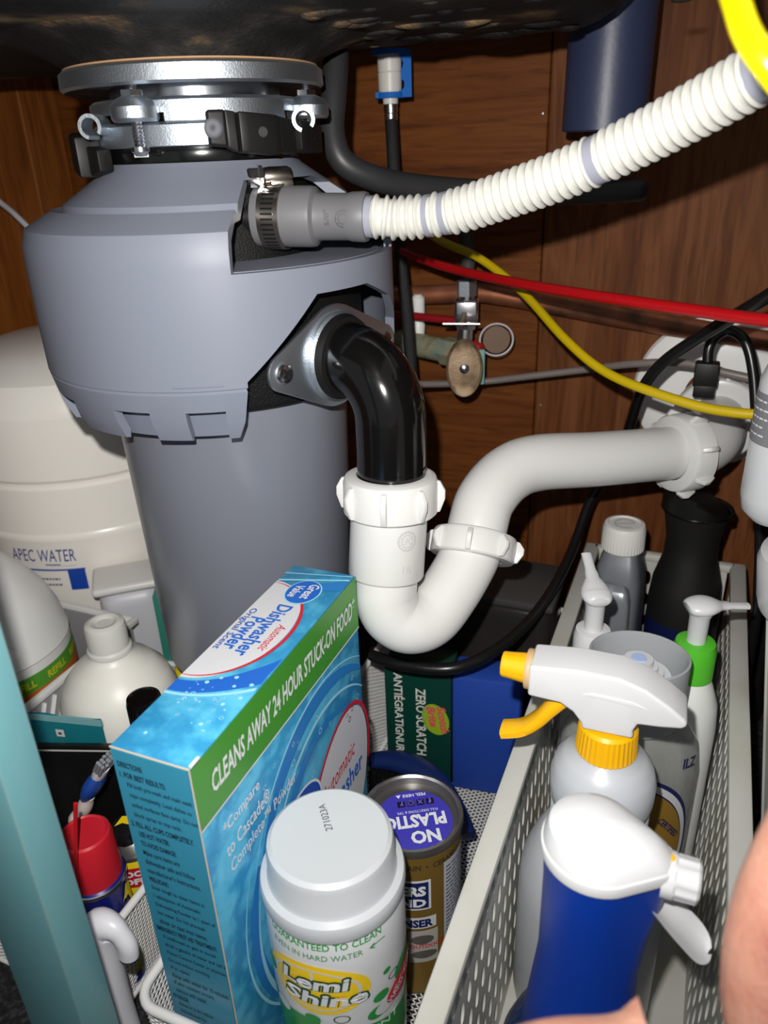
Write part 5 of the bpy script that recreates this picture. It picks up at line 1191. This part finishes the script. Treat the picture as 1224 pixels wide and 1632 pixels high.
# oblong solvent tin
GO = thing('solvent_tin', 'oblong yellow solvent tin with metal top and black cap beside the spray can', 'tin', (-.2965, .2595, .0095), math.radians(28)); GO.scale = (1.06, 1.12, .84)
build(MB().lathe([(0, 0), (.0170, 0), (.0178, .002), (.0178, .086), (.0170, .088), (0, .088)], 44, sy=.62), 'tin_body', M('tin_yellow', (224, 200, 30), .35), GO)
build(MB().lathe([(.0165, .086), (.0184, .0865), (.0186, .0885), (.0178, .0900), (.0168, .0892), (.012, .0960), (.009, .0985), (0, .099)], 44, sy=.62), 'tin_top', tin, GO)
build(MB().lathe([(.0075, .098), (.0085, .099), (.0085, .108), (.0078, .110), (0, .110)], 12), 'cap', black_pl, GO)
p = Print(lambda u, v, l: (u, v, .1101+l), .0002); p.poly([(-.006, -.001), (-.002, .001), (.002, -.0005), (.006, .002), (.004, .0055), (-.003, .006)]); p.done('yellow_stain', M('cap_yellow', (236, 206, 20), .4), GO)
cg = cylmap(.0178, -PI/2, 1, .62)
p = Print(cg, .0004); p.disc(.002, .070, .0125, .010, n=30); p.done('red_roundel', M('roundel_red', (186, 26, 34), .35), GO)
p = Print(cg, .0007); p.text('GOOF', -.008, .0710, w=.019, h=.0062, bold=.05); p.text('OFF', -.005, .0630, w=.014, h=.0062, bold=.05); p.done('lettering', white_txt, GO)
p = Print(cg, .0004); p.text('FOR GLUE', -.010, .0530, w=.024, h=.0048, bold=.02); p.lines(-.008, .0475, .022, 2, .005, .002); p.done('lettering', M('tin_ink', (70, 60, 20), .5), GO)
# teal pouch and black box
PO = thing('teal_pouch', 'teal foil pouch with small white square standing behind the black box', 'pouch', (-.3585, .2865, .0075), math.radians(12))
vs = []; fs = []; nx_, nz_2 = 12, 10
for sgn in (-1, 1):
    for j in range(nz_2+1):
        for i in range(nx_+1):
            u = i/nx_; v = j/nz_2; puff = .0045*math.sin(PI*u)*(1-v)**.6*(1 if v < .9 else .6)+.0003; vs.append((-.0265+.053*u, sgn*puff, .141*v+.0012*math.sin(u*7)*v))
S = (nx_+1)*(nz_2+1)
for s_ in (0, 1):
    for j in range(nz_2):
        for i in range(nx_): a = s_*S+j*(nx_+1)+i; fs.append((a, a+1, a+nx_+2, a+nx_+1) if not s_ else (a, a+nx_+1, a+nx_+2, a+1))
build(MB().add(vs, fs), 'pouch_body', M('pouch_teal', (26, 112, 124), .3), PO, recalc=True)
build(MB().box((0, 0, .1385), (.0535, .0016, .005)), 'seal_edge', M('pouch_seal', (120, 168, 172), .35), PO)
pf_ = lambda u, v, l: (u, -.0030-l, v)
p = Print(pf_, .0006); p.rect(-.0060, .1265, .0000, .1325); p.done('white_square', whp, PO)
p = Print(pf_, .0006); p.lines(-.004, .1155, .022, 3, .0028, .0014); p.poly([(-.0145, .1195), (-.0062, .1195), (-.0085, .1165), (-.0090, .1120), (-.0117, .1120), (-.0122, .1165)]); p.done('lettering', M('pouch_ink', (190, 220, 222), .5), PO)
p = Print(pf_, .0009); p.rect(-.0042, .1285, -.0018, .1305); p.done('square_mark', M('ink_gray', (70, 70, 70), .5), PO)
BKX = thing('black_box', 'open black box with scuffed top edge between the teal pouch and the toothbrush', 'box', (-.3425, .2745, .0075), math.radians(19))
build(MB().box((0, 0, .065), (.054, .0085, .130)), 'box_body', M('box_black', (10, 9, 9), .35), BKX, bevel=.0006)
build(MB().box((0, -.0036, .1302), (.054, .0008, .0008)), 'worn_edge', M('worn_gray', (170, 166, 160), .8), BKX)
p = Print(lambda u, v, l: (u, -.0043-l, v), .0002); p.disc(.006, .091, .0032, .0022, n=20, hole=.8, rings=1); p.done('ring_mark', M('ring_gray', (84, 84, 88), .5), BKX)
# toothbrush
TH = thing('toothbrush', 'old toothbrush with gray bristles and blue grip leaning on the black box', 'toothbrush', (-.325, .253, .085))
tb = crv([(-.334, .2535, .020), (-.332, .2525, .092), (-.322, .2525, .110), (-.312, .2520, .128)], 6)
build(MB().tube(tb, 0, 12, radii=[.0042+.0006*math.sin(i) for i in range(len(tb))]), 'handle', M('brush_pinkwhite', (222, 206, 200), .4), TH, world=True)
a = Vector((-.314, .2522, .126)); b = Vector((-.296, .2505, .153)); d = (b-a).normalized()
hh = crv([a, a.lerp(b, .35), a.lerp(b, .7), b], 6)
build(MB().tube(hh, 0, 14, radii=[.0042+.0042*math.sin(PI*min(1, (i+.5)/len(hh))) for i in range(len(hh))], squash=.6), 'grip', M('grip_blue', (24, 76, 164), .4), TH, world=True)
build(MB().tube([b-d*.003, b+d*.003, b+d*.007], 0, 12, radii=[.0052, .0056, .0052], squash=.7), 'white_band', white_pl, TH, world=True)
bb_ = MB(); x, y, _ = frame_from(d)
for i in range(5):
    for j in range(3):
        o_ = b+d*.006+x*(i-2)*.0022+y*(j-1)*.002; bb_.tube([o_, o_+d*.011+x*(i-2)*.0004+y*random.uniform(-.0006, .0006)], .0011, 6)
build(bb_, 'bristles', M('bristle_gray', (120, 124, 130), .6), TH, world=True, kind='stuff')
# white curved tool handle
HT = thing('tool_handle', 'white curved plastic tool handle with grip ribs in front of the left wire basket', 'tool handle', (-.262, .19, .0))
hpts = crv([(-.2350, .188, .1060), (-.2345, .188, .1150), (-.2400, .188, .1230), (-.2490, .188, .1215), (-.2550, .188, .1060), (-.2570, .188, .0800), (-.2560, .188, .0520), (-.2520, .188, .0260), (-.2470, .188, .0060)], 8)
hw = []
for i in range(len(hpts)): t_ = i/(len(hpts)-1); hw.append(.0058+.0056*math.sin(PI*min(1, max(0, (t_-.2)/.8)))**1)
build(MB().tube(hpts, 0, 16, radii=hw, squash=.85), 'handle', M('handle_white', (222, 222, 228), .35), HT, world=True)
for k in range(9):
    q = hpts[int(len(hpts)*(.58+.042*k))]; build(MB().tube([q+Vector((-.006, -.0055, 0)), q+Vector((.001, -.0088, .0012)), q+Vector((.006, -.0062, .002))], .0011, 6), 'grip_rib', M('rib_gray', (196, 196, 202), .4), HT, world=True)

# ------------------------------------------------------------------ the photographer's hand, near the lens at the lower right
HV = [((.140, .020, .235), .030), ((.100, .085, .245), .027), ((.074, .118, .256), .023), ((.054, .134, .262), .020),            # forearm, wrist, palm
      ((.0375, .1408, .2760), .0150), ((.0351, .1491, .2962), .0134), ((.0378, .1567, .3159), .0128), ((.0445, .1700, .3467), .0095),   # thumb
      ((.0270, .1325, .2700), .0140), ((.0071, .1241, .2772), .0098), ((-.0112, .1150, .2817), .0088), ((-.0268, .1044, .2830), .0068),  # index
      ((.0330, .1230, .2480), .0120), ((.0100, .1120, .2560), .0095), ((-.0080, .1000, .2580), .0085), ((-.0120, .0905, .2500), .0068),  # middle
      ((.0360, .1100, .2400), .0115), ((.0150, .0980, .2430), .0090), ((.0000, .0870, .2420), .0080), ((-.0010, .0800, .2350), .0064),   # ring
      ((.0430, .0980, .2340), .0105), ((.0260, .0860, .2330), .0078), ((.0150, .0770, .2310), .0068), ((.0130, .0720, .2250), .0056)]    # little
HE = [(0, 1), (1, 2), (2, 3), (3, 4), (4, 5), (5, 6), (6, 7), (3, 8), (8, 9), (9, 10), (10, 11), (3, 12), (12, 13), (13, 14), (14, 15), (2, 16), (16, 17), (17, 18), (18, 19), (2, 20), (20, 21), (21, 22), (22, 23)]
hme = bpy.data.meshes.new('hand'); hme.from_pydata([v for v, r in HV], HE, []); hme.update()
ho = bpy.data.objects.new('tmp_hand', hme); COL.objects.link(ho)
md = ho.modifiers.new('skin', 'SKIN'); md.use_smooth_shade = True; md.branch_smoothing = .6
for i, (v, r) in enumerate(HV): hme.skin_vertices[0].data[i].radius = (r, r)
hme.skin_vertices[0].data[3].use_root = True
md2 = ho.modifiers.new('sub', 'SUBSURF'); md2.levels = 2; md2.render_levels = 2
bpy.context.view_layer.update()
hm_ = bpy.data.meshes.new_from_object(ho.evaluated_get(bpy.context.evaluated_depsgraph_get())); bpy.data.objects.remove(ho)
hm_.materials.clear()
HN = thing('person', 'out-of-focus bare hand reaching in at the lower right corner', 'person', (.1, .08, .23))
build(hm_, 'hand', skin, HN, world=True, ang=None)
for po in hm_.polygons: po.use_smooth = True
nm = M('fingernail', (226, 176, 160), .3)
for a, b, up in (((.0378, .1567, .3159), (.0445, .1700, .3467), Vector((-.5, .3, .1))), ((-.0112, .1150, .2817), (-.0268, .1044, .2830), Vector((0, .6, .8)))):
    a, b = Vector(a), Vector(b); d = (b-a).normalized(); u = (up-d*up.dot(d)).normalized(); s = d.cross(u); c = b-d*.002+u*.0062
    vs = [c+d*.0045*math.cos(t)*1.1+s*.0042*math.sin(t)-u*.0012*abs(math.sin(t)) for t in [2*PI*k/16 for k in range(16)]]
    build(MB().add(vs+[c+u*.0008], [(k, (k+1) % 16, 16) for k in range(16)]), 'fingernail', nm, HN, world=True, ang=60)

# nozzles and triggers belong to their spray heads
for root in (YS, BS):
    head = [c for c in root.children if c.name.startswith('spray_head')][0]
    for c in list(root.children):
        if c.name.split('.')[0] in ('nozzle', 'nozzle_washer', 'trigger', 'head_ridge', 'yellow_dot'): c.parent = head
